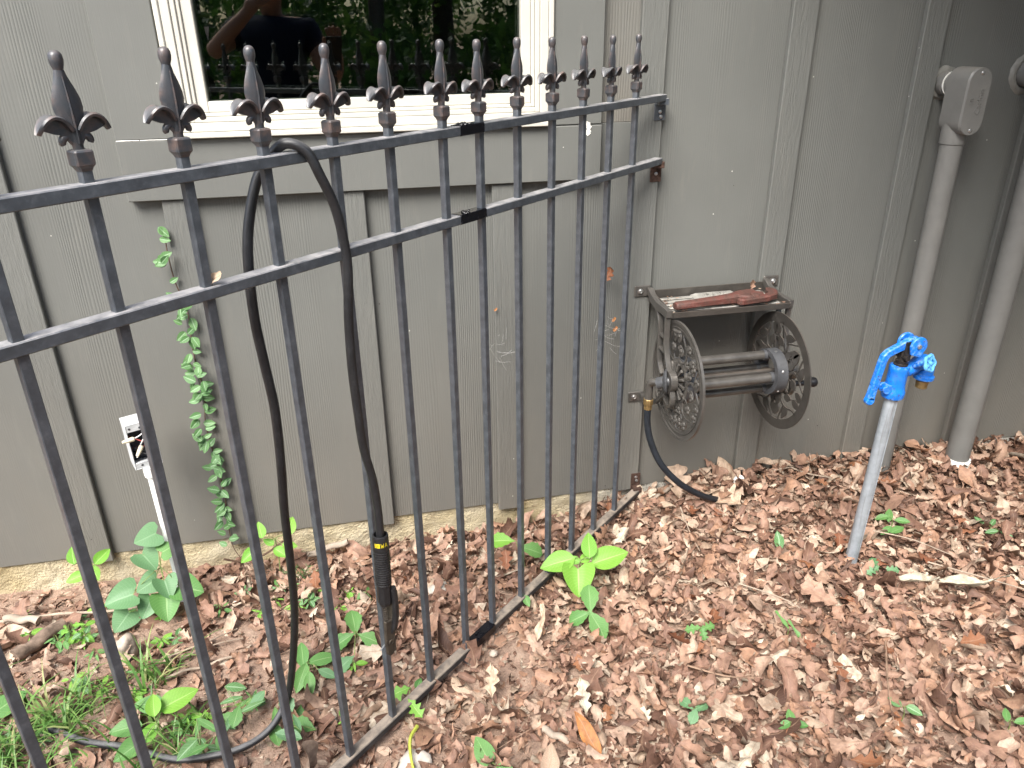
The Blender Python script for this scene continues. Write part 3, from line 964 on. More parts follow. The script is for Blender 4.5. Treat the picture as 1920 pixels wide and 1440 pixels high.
SP = [0.146, 0.271, 0.393, 0.514, 0.638, 0.7615, 0.866, 0.994, 1.118, 1.242, 1.368, 1.490, 1.614, 1.738, 1.862, 1.986, 2.11, 2.234, 2.358, 2.482, 2.606, 2.73]
for i, s in enumerate(SP):
    post = abs(s - 0.7615) < 0.01 or abs(s - 0.866) < 0.01
    p = obj("picket", ME_post if post else ME_pick, None, fence, (s, 0, TILT * s + random.uniform(-0.001, 0.001)))
    p.rotation_euler = (random.gauss(0, 0.0015), random.gauss(0, 0.0012), 0)
    q = obj("socket", ME_sock, None, p, (0, 0, 1.2385)); q.scale = (0.90, 0.90, 0.95)
    fz = obj("finial", ME_fin, None, p, (0, 0, 1.2392))
    fz.rotation_euler = (0, random.gauss(0, 0.012), random.gauss(0, 0.05))
    fz.scale = (0.95, 0.95, 0.905)
# little weld fillets where pickets pass the rails are part of the rails' dirt; wall brackets
def bracket(zc, rusty, down=True):
    # flat tab screwed to the batten just under the rail end, bent to meet the fence
    inv = Matrix.Rotation(-FROT, 4, 'Z')
    M = inv.to_4x4()
    mb = MB()
    z0, z1 = (zc - 0.048, zc + 0.006) if down else (zc - 0.01, zc + 0.052)
    mb.box(-0.016, 0.016, 0.0125, 0.0154, z0, z1, M)
    mb.box(-0.014, 0.014, -0.012, 0.0125, zc - 0.0085, zc + 0.0085, M)
    b = mb.build("wall_bracket", M_rust if rusty else M_iron, fence, bevel=0.001)
    zz = zc - 0.030 if down else zc + 0.034
    for (dx, dz) in ((0.0, 0.004), (0.003, -0.009)):
        Ms = M @ Matrix.Translation(Vector((dx, 0.0125, zz + dz))) @ Matrix.Rotation(PI / 2, 4, 'X')
        MB().lathe([(0.0052, 0.0), (0.0052, 0.0012), (0.0040, 0.0034), (0.0015, 0.0042)], 8, Ms).build("screw", M_zinc, b, smooth=True)
        if down and rusty: break
bracket(1.2035, False); bracket(1.043, True); bracket(0.010, True, False)

# ------------------------------------------------------------------ welding lead hung over the fence
M_cable = mat_simple("scuffed_black_rubber", (0.012, 0.0125, 0.014), 0.44, 0, 0.5, 35, 0.4, 0.5, 60, 0.75, (0.17, 0.168, 0.165))
M_grip = mat_simple("black_grip_plastic", (0.012, 0.012, 0.013), 0.45, 0, 0.5, 60, 0.3)
M_jaw = mat_simple("worn_bronze", (0.075, 0.062, 0.048), 0.55, 0.5, 0.4, 60, 0.4, 0.3, 150)
M_yellow = mat_simple("yellow_print", (0.62, 0.50, 0.02), 0.5)
def FL(s, off, z):
    """fence coordinates to the world"""
    c_, s_ = math.cos(FROT), math.sin(FROT)
    return Vector((FA.x + c_ * s - s_ * off, FA.y + s_ * s + c_ * off, z))
lead = thing("welding_lead", "black welding cable looped over the top rail with its electrode holder hanging down", "cable", FL(1.13, 0.03, 0.0))
cpts = [Vector((-0.78, -0.60, -0.035)), Vector((-0.68, -0.665, -0.030)), Vector((-0.587, -0.705, -0.025)), Vector((-0.48, -0.762, -0.022)), Vector((-0.401, -0.772, -0.020)), Vector((-0.347, -0.768, -0.018)), Vector((-0.303, -0.752, -0.012)), Vector((-0.270, -0.728, 0.004)),
        FL(1.239, -0.200, 0.040), FL(1.231, -0.172, 0.148), FL(1.231, -0.135, 0.298), FL(1.244, -0.10, 0.443), FL(1.258, -0.07, 0.586), FL(1.263, -0.05, 0.688), FL(1.264, -0.04, 0.80), FL(1.269, -0.04, 0.881), FL(1.274, -0.04, 0.964),
        FL(1.270, -0.04, 1.048), FL(1.258, -0.04, 1.111), FL(1.236, -0.036, 1.172), FL(1.216, -0.022, 1.206), FL(1.202, 0.000, 1.2235), FL(1.183, 0.020, 1.2115), FL(1.170, 0.0285, 1.176),
        FL(1.152, 0.030, 1.133), FL(1.142, 0.030, 1.09), FL(1.137, 0.030, 1.029), FL(1.145, 0.028, 0.94), FL(1.148, 0.027, 0.855), FL(1.147, 0.028, 0.774), FL(1.143, 0.028, 0.698), FL(1.130, 0.029, 0.625), FL(1.126, 0.030, 0.552), FL(1.127, 0.030, 0.48)]
MB().tube([p - lead.location for p in smooth_path(cpts, 6)], 0.0079, 12).build("cable", M_cable, lead, smooth=True)
# electrode holder: ribbed handle, hex collar, lever and jaw
hT, hB = FL(1.127, 0.030, 0.503), FL(1.136, 0.031, 0.225)
axis = (hB - hT).normalized()
Mh = frame_M(hT - lead.location, axis, FL(1, 1, 0) - FL(1, 0, 0))     # local z runs down the handle, x towards the viewer
prof = [(0.0105, 0.012), (0.0125, 0.0), (0.0150, 0.001), (0.0158, 0.004), (0.0158, 0.030)]
z = 0.031
for k in range(15):
    prof += [(0.0158, z), (0.0158, z + 0.0028), (0.0146, z + 0.0034), (0.0146, z + 0.0048)]
    z += 0.0054
prof += [(0.0156, z), (0.0156, z + 0.004)]
hand = MB().lathe(prof, 22, Mh).build("handle", M_grip, lead, smooth=True, angle=30)
MB().lathe([(0.0150, z + 0.004), (0.0150, z + 0.045), (0.0120, z + 0.052)], 8, Mh).build("collar", M_grip, lead, bevel=0.0008)
# yellow lettering on the handle's collar
mb = MB()
def arc_patch(a0, a1, z0, z1, r=0.0162):
    n = 4
    vs = []
    for i in range(n + 1):
        a = a0 + (a1 - a0) * i / n
        for zz in (z0, z1): vs.append(Mh @ Vector((r * math.cos(a), r * math.sin(a), zz)))
    mb.add(vs, [(2 * i, 2 * i + 1, 2 * i + 3, 2 * i + 2) for i in range(n)])
def stroke(aa, za, ab, zb, w=0.0011, r=0.0162):
    d = Vector(((ab - aa) * r, zb - za)); nrm = Vector((-d.y, d.x)).normalized() * w / 2
    q = [(aa * r + nrm.x, za + nrm.y), (aa * r - nrm.x, za - nrm.y), (ab * r - nrm.x, zb - nrm.y), (ab * r + nrm.x, zb + nrm.y)]
    mb.add([Mh @ Vector((r * math.cos(t / r), r * math.sin(t / r), zz)) for (t, zz) in q], [(0, 1, 2, 3)])
za, zb = 0.012, 0.0215
A0 = 0.70
# the viewer sees the handle's +x side and slightly its sides; letters run round it
def T(a): return A0 - a
for (a0, a1, z0, z1) in ((-0.80, -0.66, za, zb), (-0.58, -0.14, za, za + 0.002), (-0.58, -0.14, zb - 0.002, zb), (-0.58, -0.42, za, zb), (-0.34, -0.14, za, zb)):
    arc_patch(T(a0), T(a1), z0, z1)
stroke(T(-0.02), za, T(0.07), zb); stroke(T(0.07), zb, T(0.15), za + 0.003); stroke(T(0.15), za + 0.003, T(0.23), zb); stroke(T(0.23), zb, T(0.32), za)
stroke(T(0.46), zb, T(0.62), za); stroke(T(0.62), za, T(0.78), zb); stroke(T(0.52), zb - 0.003, T(0.72), zb - 0.003)
o = mb.build("print", M_yellow, hand)
tag(o, "yellow lettering printed round the top of the handle")
# lower jaw: flat tongue with a bolt boss, spring and lever
mb = MB()
mb.box(-0.0115, 0.0115, -0.011, -0.007, z + 0.05, 0.285, Mh)
mb.build("inner_arm", M_jaw, lead, bevel=0.001)
tong = [(-0.011, 0.205), (0.011, 0.200), (0.0125, 0.24), (0.0120, 0.262), (0.0090, 0.285), (0.004, 0.290), (-0.004, 0.290), (-0.0085, 0.285), (-0.0115, 0.262), (-0.0125, 0.24)]
Mt = Mh @ Matrix(((0, 0, 1, 0), (1, 0, 0, 0), (0, 1, 0, 0), (0, 0, 0, 1)))
jaw = MB().prism(tong, 0.002, 0.010, Mt).build("jaw", M_jaw, lead, bevel=0.0016)
MB().annulus(0.0032, 0.0062, 0.010, 0.0125, 16, Mt @ Matrix.Translation((0.001, 0.255, 0))).build("bolt_boss", M_jaw, jaw, smooth=True)
sp = [Mh @ Vector((0.002 + 0.0045 * math.cos(t * 1.3), 0.003 + 0.0045 * math.sin(t * 1.3), 0.172 + t * 0.0011)) for t in range(32)]
MB().tube(sp, 0.0008, 5).build("spring", M_jaw, lead, smooth=True)
lv = smooth_path([(0.010, -0.0125, 0.128), (0.0135, -0.0135, 0.15), (0.0135, -0.0130, 0.19), (0.011, -0.0105, 0.218), (0.006, -0.006, 0.236)], 4)
mb = MB().tube([Mh @ p for p in lv], [0.0085] * 2 + [0.0086] * (len(lv) - 6) + [0.0082, 0.0078, 0.0072, 0.0064], 10, True, 0.85)
mb.build("lever", M_grip, lead, smooth=True)
MB().tube([Mh @ Vector((0.0, 0.010, 0.262)), Mh @ Vector((0.0, 0.022, 0.268))], 0.0016, 6).build("electrode_stub", M_zinc, lead, smooth=True)

# ------------------------------------------------------------------ hose reel on the wall
M_bronze = mat_simple("bronze_powder_coat", (0.066, 0.060, 0.053), 0.34, 0.4, 0.5, 30, 0.18, 0.12, 250, 0.25, (0.24, 0.19, 0.15))
M_bronze2 = mat_simple("silver_brown_metal", (0.125, 0.117, 0.106), 0.33, 0.55, 0.5, 30, 0.18, 0.12, 250)
M_hub = mat_simple("slate_hub_plastic", (0.062, 0.064, 0.068), 0.42, 0.1, 0.5, 50, 0.2)
M_blackplastic = mat_simple("black_plastic", (0.010, 0.010, 0.011), 0.35, 0, 0.5)
M_traymetal = mat_simple("dusty_ribbed_metal", (0.33, 0.32, 0.29), 0.5, 0.4, 0.4, 50, 0.3, 0.4, 160)
M_brass = mat_simple("dull_brass", (0.36, 0.25, 0.11), 0.42, 0.8, 0.5, 60, 0.3)
HC = Vector((0.0, -0.225, 0.482))
reel = thing("hose_reel", "bronze wall mounted hose reel with two ornate pierced discs and a tool tray", "hose reel", (1.0, 0, 0.482))
RO = reel.location.copy()
def rp(x, y, z): return Vector((x, y, z)) - RO
def rel(mb): 
    mb.v = [tuple(Vector(v) - RO) for v in mb.v]; return mb

def ornate_disc(x, embossed, seed):
    """pierced disc in the y-z plane at x; local disc plane: u -> -y, v -> z"""
    M = Matrix(((0, 0, 1, x), (-1, 0, 0, HC.y), (0, 1, 0, HC.z), (0, 0, 0, 1)))
    th = 0.0032
    mb = MB()
    mb.annulus(0.142, 0.170, -th / 2, th / 2, 72, M)
    mb.annulus(0.050, 0.064, -th / 2, th / 2, 40, M)
    rr = random.Random(seed)
    def pol(r, a): return (r * math.cos(a), r * math.sin(a))
    n = 6
    for k in range(n):
        a0 = 2 * PI * k / n + 0.2 + rr.uniform(-0.05, 0.05)
        flip = 1 if k % 2 == 0 else -1
        # S-shaped stem from hub ring to rim
        stem = smooth_path([(*pol(0.062, a0), 0), (*pol(0.085, a0 + 0.16 * flip), 0), (*pol(0.110, a0 + 0.02 * flip), 0), (*pol(0.130, a0 - 0.20 * flip), 0), (*pol(0.148, a0 - 0.26 * flip), 0)], 5)
        mb.ribbon([(p.x, p.y) for p in stem], [0.0062 - 0.0022 * i / len(stem) for i in range(len(stem))], -th / 2, th / 2, M)
        # second tendril
        ten = smooth_path([(*pol(0.100, a0 + 0.06 * flip), 0), (*pol(0.118, a0 + 0.26 * flip), 0), (*pol(0.135, a0 + 0.38 * flip), 0), (*pol(0.148, a0 + 0.42 * flip), 0)], 4)
        mb.ribbon([(p.x, p.y) for p in ten], 0.0042, -th / 2 + 0.0002, th / 2 - 0.0002, M)
        # curl
        cc = Vector(pol(0.098, a0 + 0.47 * flip))
        sp_ = []
        for i in range(15):
            t = i / 14
            q = 0.0155 * (1 - 0.62 * t)
            sp_.append((cc.x + q * math.cos(a0 + flip * (2.2 + 6.4 * t)), cc.y + q * math.sin(a0 + flip * (2.2 + 6.4 * t))))
        mb.ribbon(sp_, 0.0042, -th / 2 + 0.0003, th / 2 - 0.0003, M)
        # leaves
        for (rc, da, rot, L) in ((0.080, 0.36, 0.5, 0.038), (0.124, 0.12, 1.1, 0.046), (0.130, -0.42, -0.6, 0.042), (0.112, 0.62, 0.2, 0.040), (0.092, -0.25, -1.0, 0.034)):
            c0 = Vector(pol(rc, a0 + da * flip)); d = Vector((math.cos(a0 + rot * flip), math.sin(a0 + rot * flip)))
            e = Vector((-d.y, d.x))
            lp = []
            for i in range(7):
                t = i / 6; lp.append((c0 + d * L * (t - 0.5), 0.0030 + 0.0200 * math.sin(PI * t ** 0.8)))
            mb.ribbon([tuple(p) for p, w in lp], [w for p, w in lp], -th / 2 - 0.0002, th / 2 + 0.0002, M)
            if embossed:   # raised petals on the outer face
                for (dx, dy, q) in ((0, 0, 0.0075), (0.010, 0.006, 0.006), (0.010, -0.006, 0.006)):
                    c1 = c0 + d * dx + e * dy
                    mb.lathe([(q, 0), (q * 0.9, 0.002), (q * 0.5, 0.0038), (0.0003, 0.0043)], 9, M @ Matrix(((1, 0, 0, c1.x), (0, 1, 0, c1.y), (0, 0, -1, -th / 2), (0, 0, 0, 1))))
        # straight spokes by the hub
        for q in range(2):
            a = a0 + 0.35 + q * 0.5
            mb.ribbon([pol(0.060, a), pol(0.080, a)], 0.005, -th / 2 + 0.0004, th / 2 - 0.0004, M)
    if embossed:
        mb.annulus(0.162, 0.170, -th / 2 - 0.004, -th / 2, 72, M)
        mb.annulus(0.150, 0.1525, -th / 2 - 0.002, -th / 2, 72, M)
    return mb
rel(ornate_disc(0.847, True, 3)).build("disc", M_bronze2, reel, smooth=True, angle=30)
rel(ornate_disc(1.150, False, 8)).build("disc", M_bronze, reel, smooth=True, angle=30)
# hub plates with fan spokes on the near disc, collar on the far disc
Mx_ = lambda x: Matrix(((0, 0, 1, x), (-1, 0, 0, HC.y), (0, 1, 0, HC.z), (0, 0, 0, 1)))
mb = MB()
for k in range(14):
    a = 2 * PI * k / 14
    mb.ribbon([(0.018 * math.cos(a), 0.018 * math.sin(a)), (0.056 * math.cos(a), 0.056 * math.sin(a))], [0.004, 0.009], -0.010, -0.004, Mx_(0.847))
mb.annulus(0.012, 0.020, -0.012, 0.0, 24, Mx_(0.847))
rel(mb).build("hub_fan", M_bronze2, reel, bevel=0.0006)
mb = MB()
mb.annulus(0.050, 0.066, -0.034, -0.0018, 40, Mx_(1.150))
rel(mb).build("hub_collar", M_hub, reel, smooth=True, angle=30)
mb = MB().annulus(0.050, 0.066, 0.0018, 0.030, 40, Mx_(0.847))
rel(mb).build("hub_collar", M_hub, reel, smooth=True, angle=30)
for k in range(6):
    a = 2 * PI * k / 6 + 0.35
    Ms = Matrix.Translation(Vector((1.150 - 0.018, HC.y - 0.066 * math.cos(a), HC.z + 0.066 * math.sin(a)))) @ frame_M((0, 0, 0), (0, -math.cos(a), math.sin(a)))
    rel(MB().lathe([(0.004, -0.001), (0.004, 0.0008), (0.0025, 0.0016)], 8, Ms)).build("rivet", M_zinc, reel, smooth=True)
# four drum bars
for (dy, dz, r_) in ((0.014, 0.046, 0.0135), (-0.034, -0.004, 0.0145), (0.000, -0.052, 0.0115), (0.046, -0.006, 0.0115)):
    mb = MB().tube([(0.852, HC.y + dy, HC.z + dz), (1.146, HC.y + dy, HC.z + dz)], r_, 20)
    b_ = rel(mb).build("drum_bar", M_bronze2, reel, smooth=True)
    for xx in (1.108, 0.868):
        rel(MB().tube([(xx, HC.y + dy, HC.z + dz), (xx + 0.012, HC.y + dy, HC.z + dz)], r_ + 0.0016, 20)).build("bar_ferrule", M_hub, b_, smooth=True)
rel(MB().tube([(0.80, HC.y, HC.z), (1.20, HC.y, HC.z)], 0.0085, 14)).build("axle", M_bronze, reel, smooth=True)
# crank knob seen past the far disc
mb = MB().tube([(1.155, HC.y - 0.075, HC.z - 0.01), (1.205, HC.y - 0.078, HC.z - 0.01)], 0.008, 12)
mb.lathe([(0.009, 0.0), (0.0125, 0.003), (0.0125, 0.012), (0.015, 0.018), (0.013, 0.026), (0.004, 0.030)], 16, frame_M((1.200, HC.y - 0.078, HC.z - 0.01), (1, 0, 0)))
rel(mb).build("crank_knob", M_blackplastic, reel, smooth=True)
# side arms: tray end, slotted strut pair that closes on the hub
def side_arm(x, outer):
    sg = -1 if outer else 1
    M = Matrix(((0, 0, sg, x), (-1, 0, 0, 0), (0, 1, 0, 0), (0, 0, 0, 1)))    # u = -y, v = z
    mb = MB()
    th = 0.016
    mb.ribbon([(0.035, 0.690), (0.062, 0.672), (0.10, 0.664), (0.182, 0.664)], [0.018, 0.022, 0.024, 0.022], 0, th, M)
    mb.ribbon([(p.x, p.y) for p in smooth_path([(0.100, 0.655, 0), (0.122, 0.628, 0), (0.130, 0.585, 0), (0.132, 0.540, 0), (0.140, 0.505, 0), (0.165, 0.478, 0)], 5)], 0.009, 0.001, th - 0.001, M)
    mb.ribbon([(p.x, p.y) for p in smooth_path([(0.172, 0.656, 0), (0.172, 0.610, 0), (0.180, 0.560, 0), (0.205, 0.510, 0), (0.232, 0.470, 0), (0.246, 0.436, 0), (0.240, 0.412, 0), (0.222, 0.406, 0), (0.203, 0.414, 0), (0.196, 0.432, 0)], 5)], [0.0105] * 46, 0.0005, th - 0.0005, M)
    mb.ribbon([(0.128, 0.59), (0.174, 0.59)], 0.008, 0.002, th - 0.002, M)
    mb.ribbon([(0.130, 0.55), (0.182, 0.55)], 0.007, 0.002, th - 0.002, M)
    # lower stay to the wall
    mb.ribbon([(0.024, 0.345), (0.07, 0.352), (0.13, 0.372), (0.19, 0.425)], [0.018, 0.014, 0.013, 0.012], 0.002, th - 0.002, M)
    mb.annulus(0.012, 0.030, -0.002, th + 0.002, 28, M @ Matrix.Translation((0.225, 0.482, 0)))
    mb.ribbon([(0.19, 0.425), (0.21, 0.465)], 0.012, 0.002, th - 0.002, M)
    mb.ribbon([(0.232, 0.475), (0.246, 0.440)], 0.010, 0.0015, th - 0.0015, M)
    return mb
for (x, outer) in ((0.834, True), (1.186, False)):
    arm = rel(side_arm(x, outer)).build("side_arm", M_bronze2, reel, bevel=0.0012)
    # ears screwed to the battens
    ex0, ex1 = (x - 0.052, x - 0.003) if outer else (x + 0.006, x + 0.055)
    for zc in (0.684, 0.343):
        mb = MB().box(ex0, ex1, -0.0255, -0.0202, zc - 0.017, zc + 0.017)
        xa = (x - 0.015, x - 0.001) if outer else (x + 0.001, x + 0.016)
        mb.box(xa[0], xa[1], -0.046, -0.0255, zc - 0.012, zc + 0.012)
        ear = rel(mb).build("mount_ear", M_bronze2, arm, bevel=0.003)
        xs = ex0 + 0.018 if outer else ex1 - 0.018
        rel(MB().lathe([(0.0085, 0.0), (0.0085, 0.0015), (0.0058, 0.002), (0.0058, 0.0052), (0.003, 0.0058), (0.0028, 0.0035)], 12, frame_M((xs, -0.0255, zc), (0, -1, 0)))).build("lag_screw", M_zinc, arm, smooth=True, angle=30)
# tool tray
tx0, tx1, ty0, ty1, tz = 0.836, 1.186, -0.186, -0.030, 0.660
mb = MB().box(tx0, tx1, ty0, ty1, tz - 0.004, tz)
mb.box(tx0, tx1, ty0 - 0.0035, ty0 - 0.0002, tz - 0.006, tz + 0.0105)
mb.box(tx0, tx1, ty1 + 0.0002, ty1 + 0.0035, tz - 0.006, tz + 0.026)
for (xa, xb) in ((tx0 - 0.0036, tx0 - 0.0002), (tx1 + 0.0002, tx1 + 0.0036)):
    M = Matrix(((0, 0, 1, 0), (1, 0, 0, 0), (0, 1, 0, 0), (0, 0, 0, 1)))
    mb.prism([(ty0 - 0.0035, tz - 0.006), (ty1 + 0.0035, tz - 0.006), (ty1 + 0.0035, tz + 0.026), (ty0 - 0.0035, tz + 0.0105)], xa, xb, M)
tray = rel(mb).build("tray", M_bronze, reel, bevel=0.0008)
mb = MB()
for k in range(5):
    yy = -0.048 - k * 0.026
    mb.box(tx0 + 0.012, tx1 - 0.012, yy - 0.0085, yy + 0.0085, tz + 0.0005, tz + 0.0042)
rel(mb).build("ribs", M_traymetal, tray, bevel=0.0018)
px0, px1 = 0.965, 1.075
mb = MB()
q = [(px0 - 0.016, -0.104), (px1 + 0.014, -0.104), (px1 + 0.014, -0.036), (px0 - 0.016, -0.036)]
q2 = [(px0, -0.096), (px1, -0.096), (px1, -0.044), (px0, -0.044)]
mb.add([(a, b, tz + 0.0044) for a, b in q] + [(a, b, tz + 0.0120) for a, b in q2], [(4, 5, 6, 7), (0, 1, 5, 4), (1, 2, 6, 5), (2, 3, 7, 6), (3, 0, 4, 7), (3, 2, 1, 0)])
plate = rel(mb).build("name_plate", M_traymetal, tray, bevel=0.001)
def text_mesh(txt, size, depth):
    cu = bpy.data.curves.new("lettering", 'FONT')
    cu.body = txt; cu.size = size; cu.extrude = depth; cu.align_x = 'CENTER'; cu.align_y = 'CENTER'; cu.resolution_u = 2
    ot = bpy.data.objects.new("lettering_source", cu); COL.objects.link(ot)
    dg = bpy.context.evaluated_depsgraph_get()
    me = bpy.data.meshes.new_from_object(ot.evaluated_get(dg))
    bpy.data.objects.remove(ot); bpy.data.curves.remove(cu)
    me.name = "lettering"
    return me
me = text_mesh("FSUPS", 0.030, 0.0012)
o = obj("lettering", me, M_traymetal, tray, rp((px0 + px1) / 2, -0.070, tz + 0.0130))
# crumbs of leaf in the tray
mb = MB()
for k in range(70):
    x = random.choice((random.uniform(tx1 - 0.07, tx1 - 0.008), random.uniform(tx0 + 0.008, tx0 + 0.05), random.uniform(tx0, tx1)))
    x = min(max(x, tx0 + 0.006), tx1 - 0.006)
    y = random.uniform(ty0 + 0.006, ty1 - 0.006); a = random.uniform(0, 6.28); q_ = random.uniform(0.002, 0.007)
    zz = tz + 0.0055 + random.uniform(0, 0.004)
    mb.add([Vector((x + math.cos(a + t) * q_, y + math.sin(a + t) * q_ * 0.6, zz + random.uniform(-0.001, 0.003))) for t in (0, 1.6, 3.1, 4.7)], [(0, 1, 2, 3)])
o = rel(mb).build("tray_debris", M_litter, tray)
o["kind"] = "stuff"
# inlet elbow and plate
mb = MB().tube(smooth_path([(0.832, -0.225, 0.482), (0.812, -0.218, 0.478), (0.797, -0.205, 0.470)], 4), 0.017, 16)
mb.lathe([(0.014, 0), (0.034, 0.001), (0.036, 0.005), (0.030, 0.010), (0.014, 0.013)], 24, frame_M((0.818, -0.222, 0.480), (-0.9, 0.42, -0.1)))
rel(mb).build("inlet_plate", M_hub, reel, smooth=True, angle=35)
mb = MB().tube(smooth_path([(0.815, -0.20, 0.466), (0.797, -0.180, 0.463), (0.7895, -0.168, 0.452), (0.7885, -0.166, 0.428), (0.7885, -0.166, 0.404)], 5), [0.0115] * 20 + [0.0125], 16)
rel(mb).build("inlet_elbow", M_bronze2, reel, smooth=True)

# hose
M_hose = mat_simple("navy_black_hose", (0.014, 0.017, 0.022), 0.5, 0, 0.4, 50, 0.3, 0.1, 200)
hose = thing("water_hose", "short black hose from the reel inlet running down into the leaves", "hose", (0.7885, -0.166, 0.40))
hl = hose.location
mb = MB().lathe([(0.0110, 0.006), (0.0150, 0.004), (0.0150, -0.012), (0.0125, -0.013), (0.0125, -0.028), (0.0105, -0.030)], 8)
mb.build("coupling", M_brass, hose, bevel=0.0006)
hp = [(0.7885, -0.166, 0.374), (0.789, -0.168, 0.33), (0.800, -0.175, 0.27), (0.835, -0.185, 0.19), (0.90, -0.19, 0.115), (0.985, -0.175, 0.05), (1.06, -0.150, 0.005), (1.10, -0.13, -0.03), (1.13, -0.12, -0.075)]
MB().tube([Vector(p) - hl for p in smooth_path(hp, 6)], 0.0098, 14).build("hose_pipe", M_hose, hose, smooth=True)

# rusty pipe wrench lying in the tray
M_wrench = NT("rusty_red_wrench")
_o = M_wrench.tc.outputs["Object"]
_n = M_wrench.noise(_o, 26, 5, 0.7)
_c = M_wrench.ramp(_n, [(0.28, (0.035, 0.020, 0.016)), (0.46, (0.085, 0.040, 0.031)), (0.58, (0.105, 0.034, 0.026)), (0.74, (0.13, 0.085, 0.068))])
M_wrench.set(_c, 0.6, 0, 0.4); M_wrench.bump(M_wrench.noise(_o, 130, 5, 0.7), 0.9, 0.003)
M_wrench = M_wrench.m
wre = thing("pipe_wrench", "rusty red pipe wrench lying in the tray of the hose reel", "wrench", (0.862, -0.166, 0.6655), R_(7.5))
hd = [(0.0, 0.0), (0.012, -0.0005), (0.16, 0.001), (0.200, 0.003)]
# handle: I-beam section that swells to the housing (local x along the wrench)
vs = []; fs = []
stn = [(-0.016, 0.0105, 0.008), (-0.012, 0.0130, 0.010), (0.06, 0.0128, 0.0105), (0.13, 0.0150, 0.0115), (0.165, 0.0165, 0.013), (0.185, 0.020, 0.015)]
for (x, w, h) in stn:
    for (a, b) in ((-1, -0.6), (-0.6, -1), (0.6, -1), (1, -0.6), (1, 0.6), (0.6, 1), (-0.6, 1), (-1, 0.6)):
        vs.append((x, a * w, 0.0165 + b * h))
for i in range(len(stn) - 1):
    for k in range(8):
        fs.append((i * 8 + k, i * 8 + (k + 1) % 8, (i + 1) * 8 + (k + 1) % 8, (i + 1) * 8 + k))
fs += [tuple(range(7, -1, -1)), tuple((len(stn) - 1) * 8 + k for k in range(8))]
MB().add(vs, fs).build("handle", M_wrench, wre, smooth=True, angle=50)
# heel jaw and housing
hs = [(0.178, -0.022), (0.20, -0.034), (0.232, -0.036), (0.258, -0.026), (0.262, -0.010), (0.250, 0.002), (0.255, 0.020), (0.235, 0.026), (0.20, 0.024), (0.178, 0.018)]
MB().prism(hs, 0.004, 0.030, None).build("housing", M_wrench, wre, bevel=0.004)
MB().lathe([(0.010, -0.011), (0.0125, -0.010), (0.0125, 0.010), (0.010, 0.011)], 18, Matrix.Translation((0.222, -0.026, 0.022)) @ Matrix.Rotation(PI / 2, 4, 'Y')).build("adjusting_nut", M_wrench, wre, bevel=0.0006)
hk = [(0.165, -0.040), (0.175, -0.046), (0.262, -0.044), (0.300, -0.030), (0.318, -0.004), (0.318, 0.020), (0.302, 0.030), (0.292, 0.014), (0.288, -0.004), (0.268, -0.018), (0.240, -0.024), (0.165, -0.026)]
MB().prism(hk, 0.008, 0.026, None).build("hook_jaw", M_wrench, wre, bevel=0.003)
# curled dead leaf caught behind the wrench head
me = leaf_mesh("curled_leaf", 'oak', 0.045, n=12, m=5, curl=5.0, bend=1.5, crumple=0.05, twist=1.5, seed=77)
o = obj("curled_leaf", me, M_brownleaf, None, (1.135, -0.062, 0.664)); o.rotation_euler = (0.9, 0.3, 0.4)
tag(o, "curled dead leaf standing up behind the wrench head in the reel tray", "leaf")

# ------------------------------------------------------------------ yard hydrant
M_galv = NT("galvanised_pipe")
_o = M_galv.tc.outputs["Object"]
_st = M_galv.map(_o, (1, 1, 0.05))
_n = M_galv.noise(_st, 160, 3, 0.6)
_c = M_galv.ramp(M_galv.noise(_o, 30, 4, 0.7), [(0.3, (0.34, 0.38, 0.41)), (0.7, (0.50, 0.55, 0.59))])
_c = M_galv.mix(M_galv.math('MULTIPLY', M_galv.ramp(_n, [(0.55, 0.0), (0.75, 1.0)]), 0.6), _c, (0.16, 0.15, 0.14))
M_galv.set(_c, 0.48, 0.55, 0.5); M_galv.bump(_n, 0.25, 0.0012); M_galv = M_galv.m
def mat_bluepaint():
    m = NT("chipped_blue_enamel")
    o = m.tc.outputs["Object"]
    n = m.noise(o, 45, 4, 0.6)
    c = m.mix(m.ramp(n, [(0.3, 0.0), (0.7, 1.0)]), (0.004, 0.125, 0.52), (0.008, 0.19, 0.72))
    g = m.n.new("ShaderNodeNewGeometry")
    edge = m.ramp(g.outputs["Pointiness"], [(0.53, 0.0), (0.62, 1.0)])
    chip = m.ramp(m.noise(o, 170, 3, 0.7), [(0.60, 0.0), (0.64, 1.0)])
    c = m.mix(m.math('MULTIPLY', edge, m.ramp(m.noise(o, 120, 3), [(0.5, 0.0), (0.62, 0.7)])), c, (0.30, 0.48, 0.66))
    c = m.mix(m.math('MULTIPLY', chip, 0.8), c, (0.05, 0.04, 0.035))
    c = m.mix(m.ramp(m.noise(o, 26, 5, 0.75), [(0.55, 0.0), (0.8, 0.45)]), c, (0.10, 0.09, 0.075))
    m.set(c, m.math('MULTIPLY_ADD', n, 0.3, 0.22), 0, 0.5)
    m.bump(m.math('SUBTRACT', m.noise(o, 220, 3), chip), 0.35, 0.001)
    return m.m
M_bluep = mat_bluepaint()
M_bluel = mat_simple("chalky_light_blue", (0.10, 0.34, 0.66), 0.45, 0, 0.4, 120, 0.35, 0.3, 200)
M_darkiron = mat_simple("greasy_iron", (0.035, 0.030, 0.026), 0.4, 0.4, 0.5, 90, 0.5, 0.4, 200)
hyd = thing("yard_hydrant", "galvanised standpipe with a bright blue lever hydrant head", "hydrant", (1.323, -0.470, -0.05))
hyd.rotation_euler = (0, R_(1.9), 0)
ZB = 0.548      # height of the casting's foot in local z
mb = MB().tube([(0, 0, -0.12), (0, 0, 0.2), (0, 0, ZB + 0.01)], 0.0168, 24)
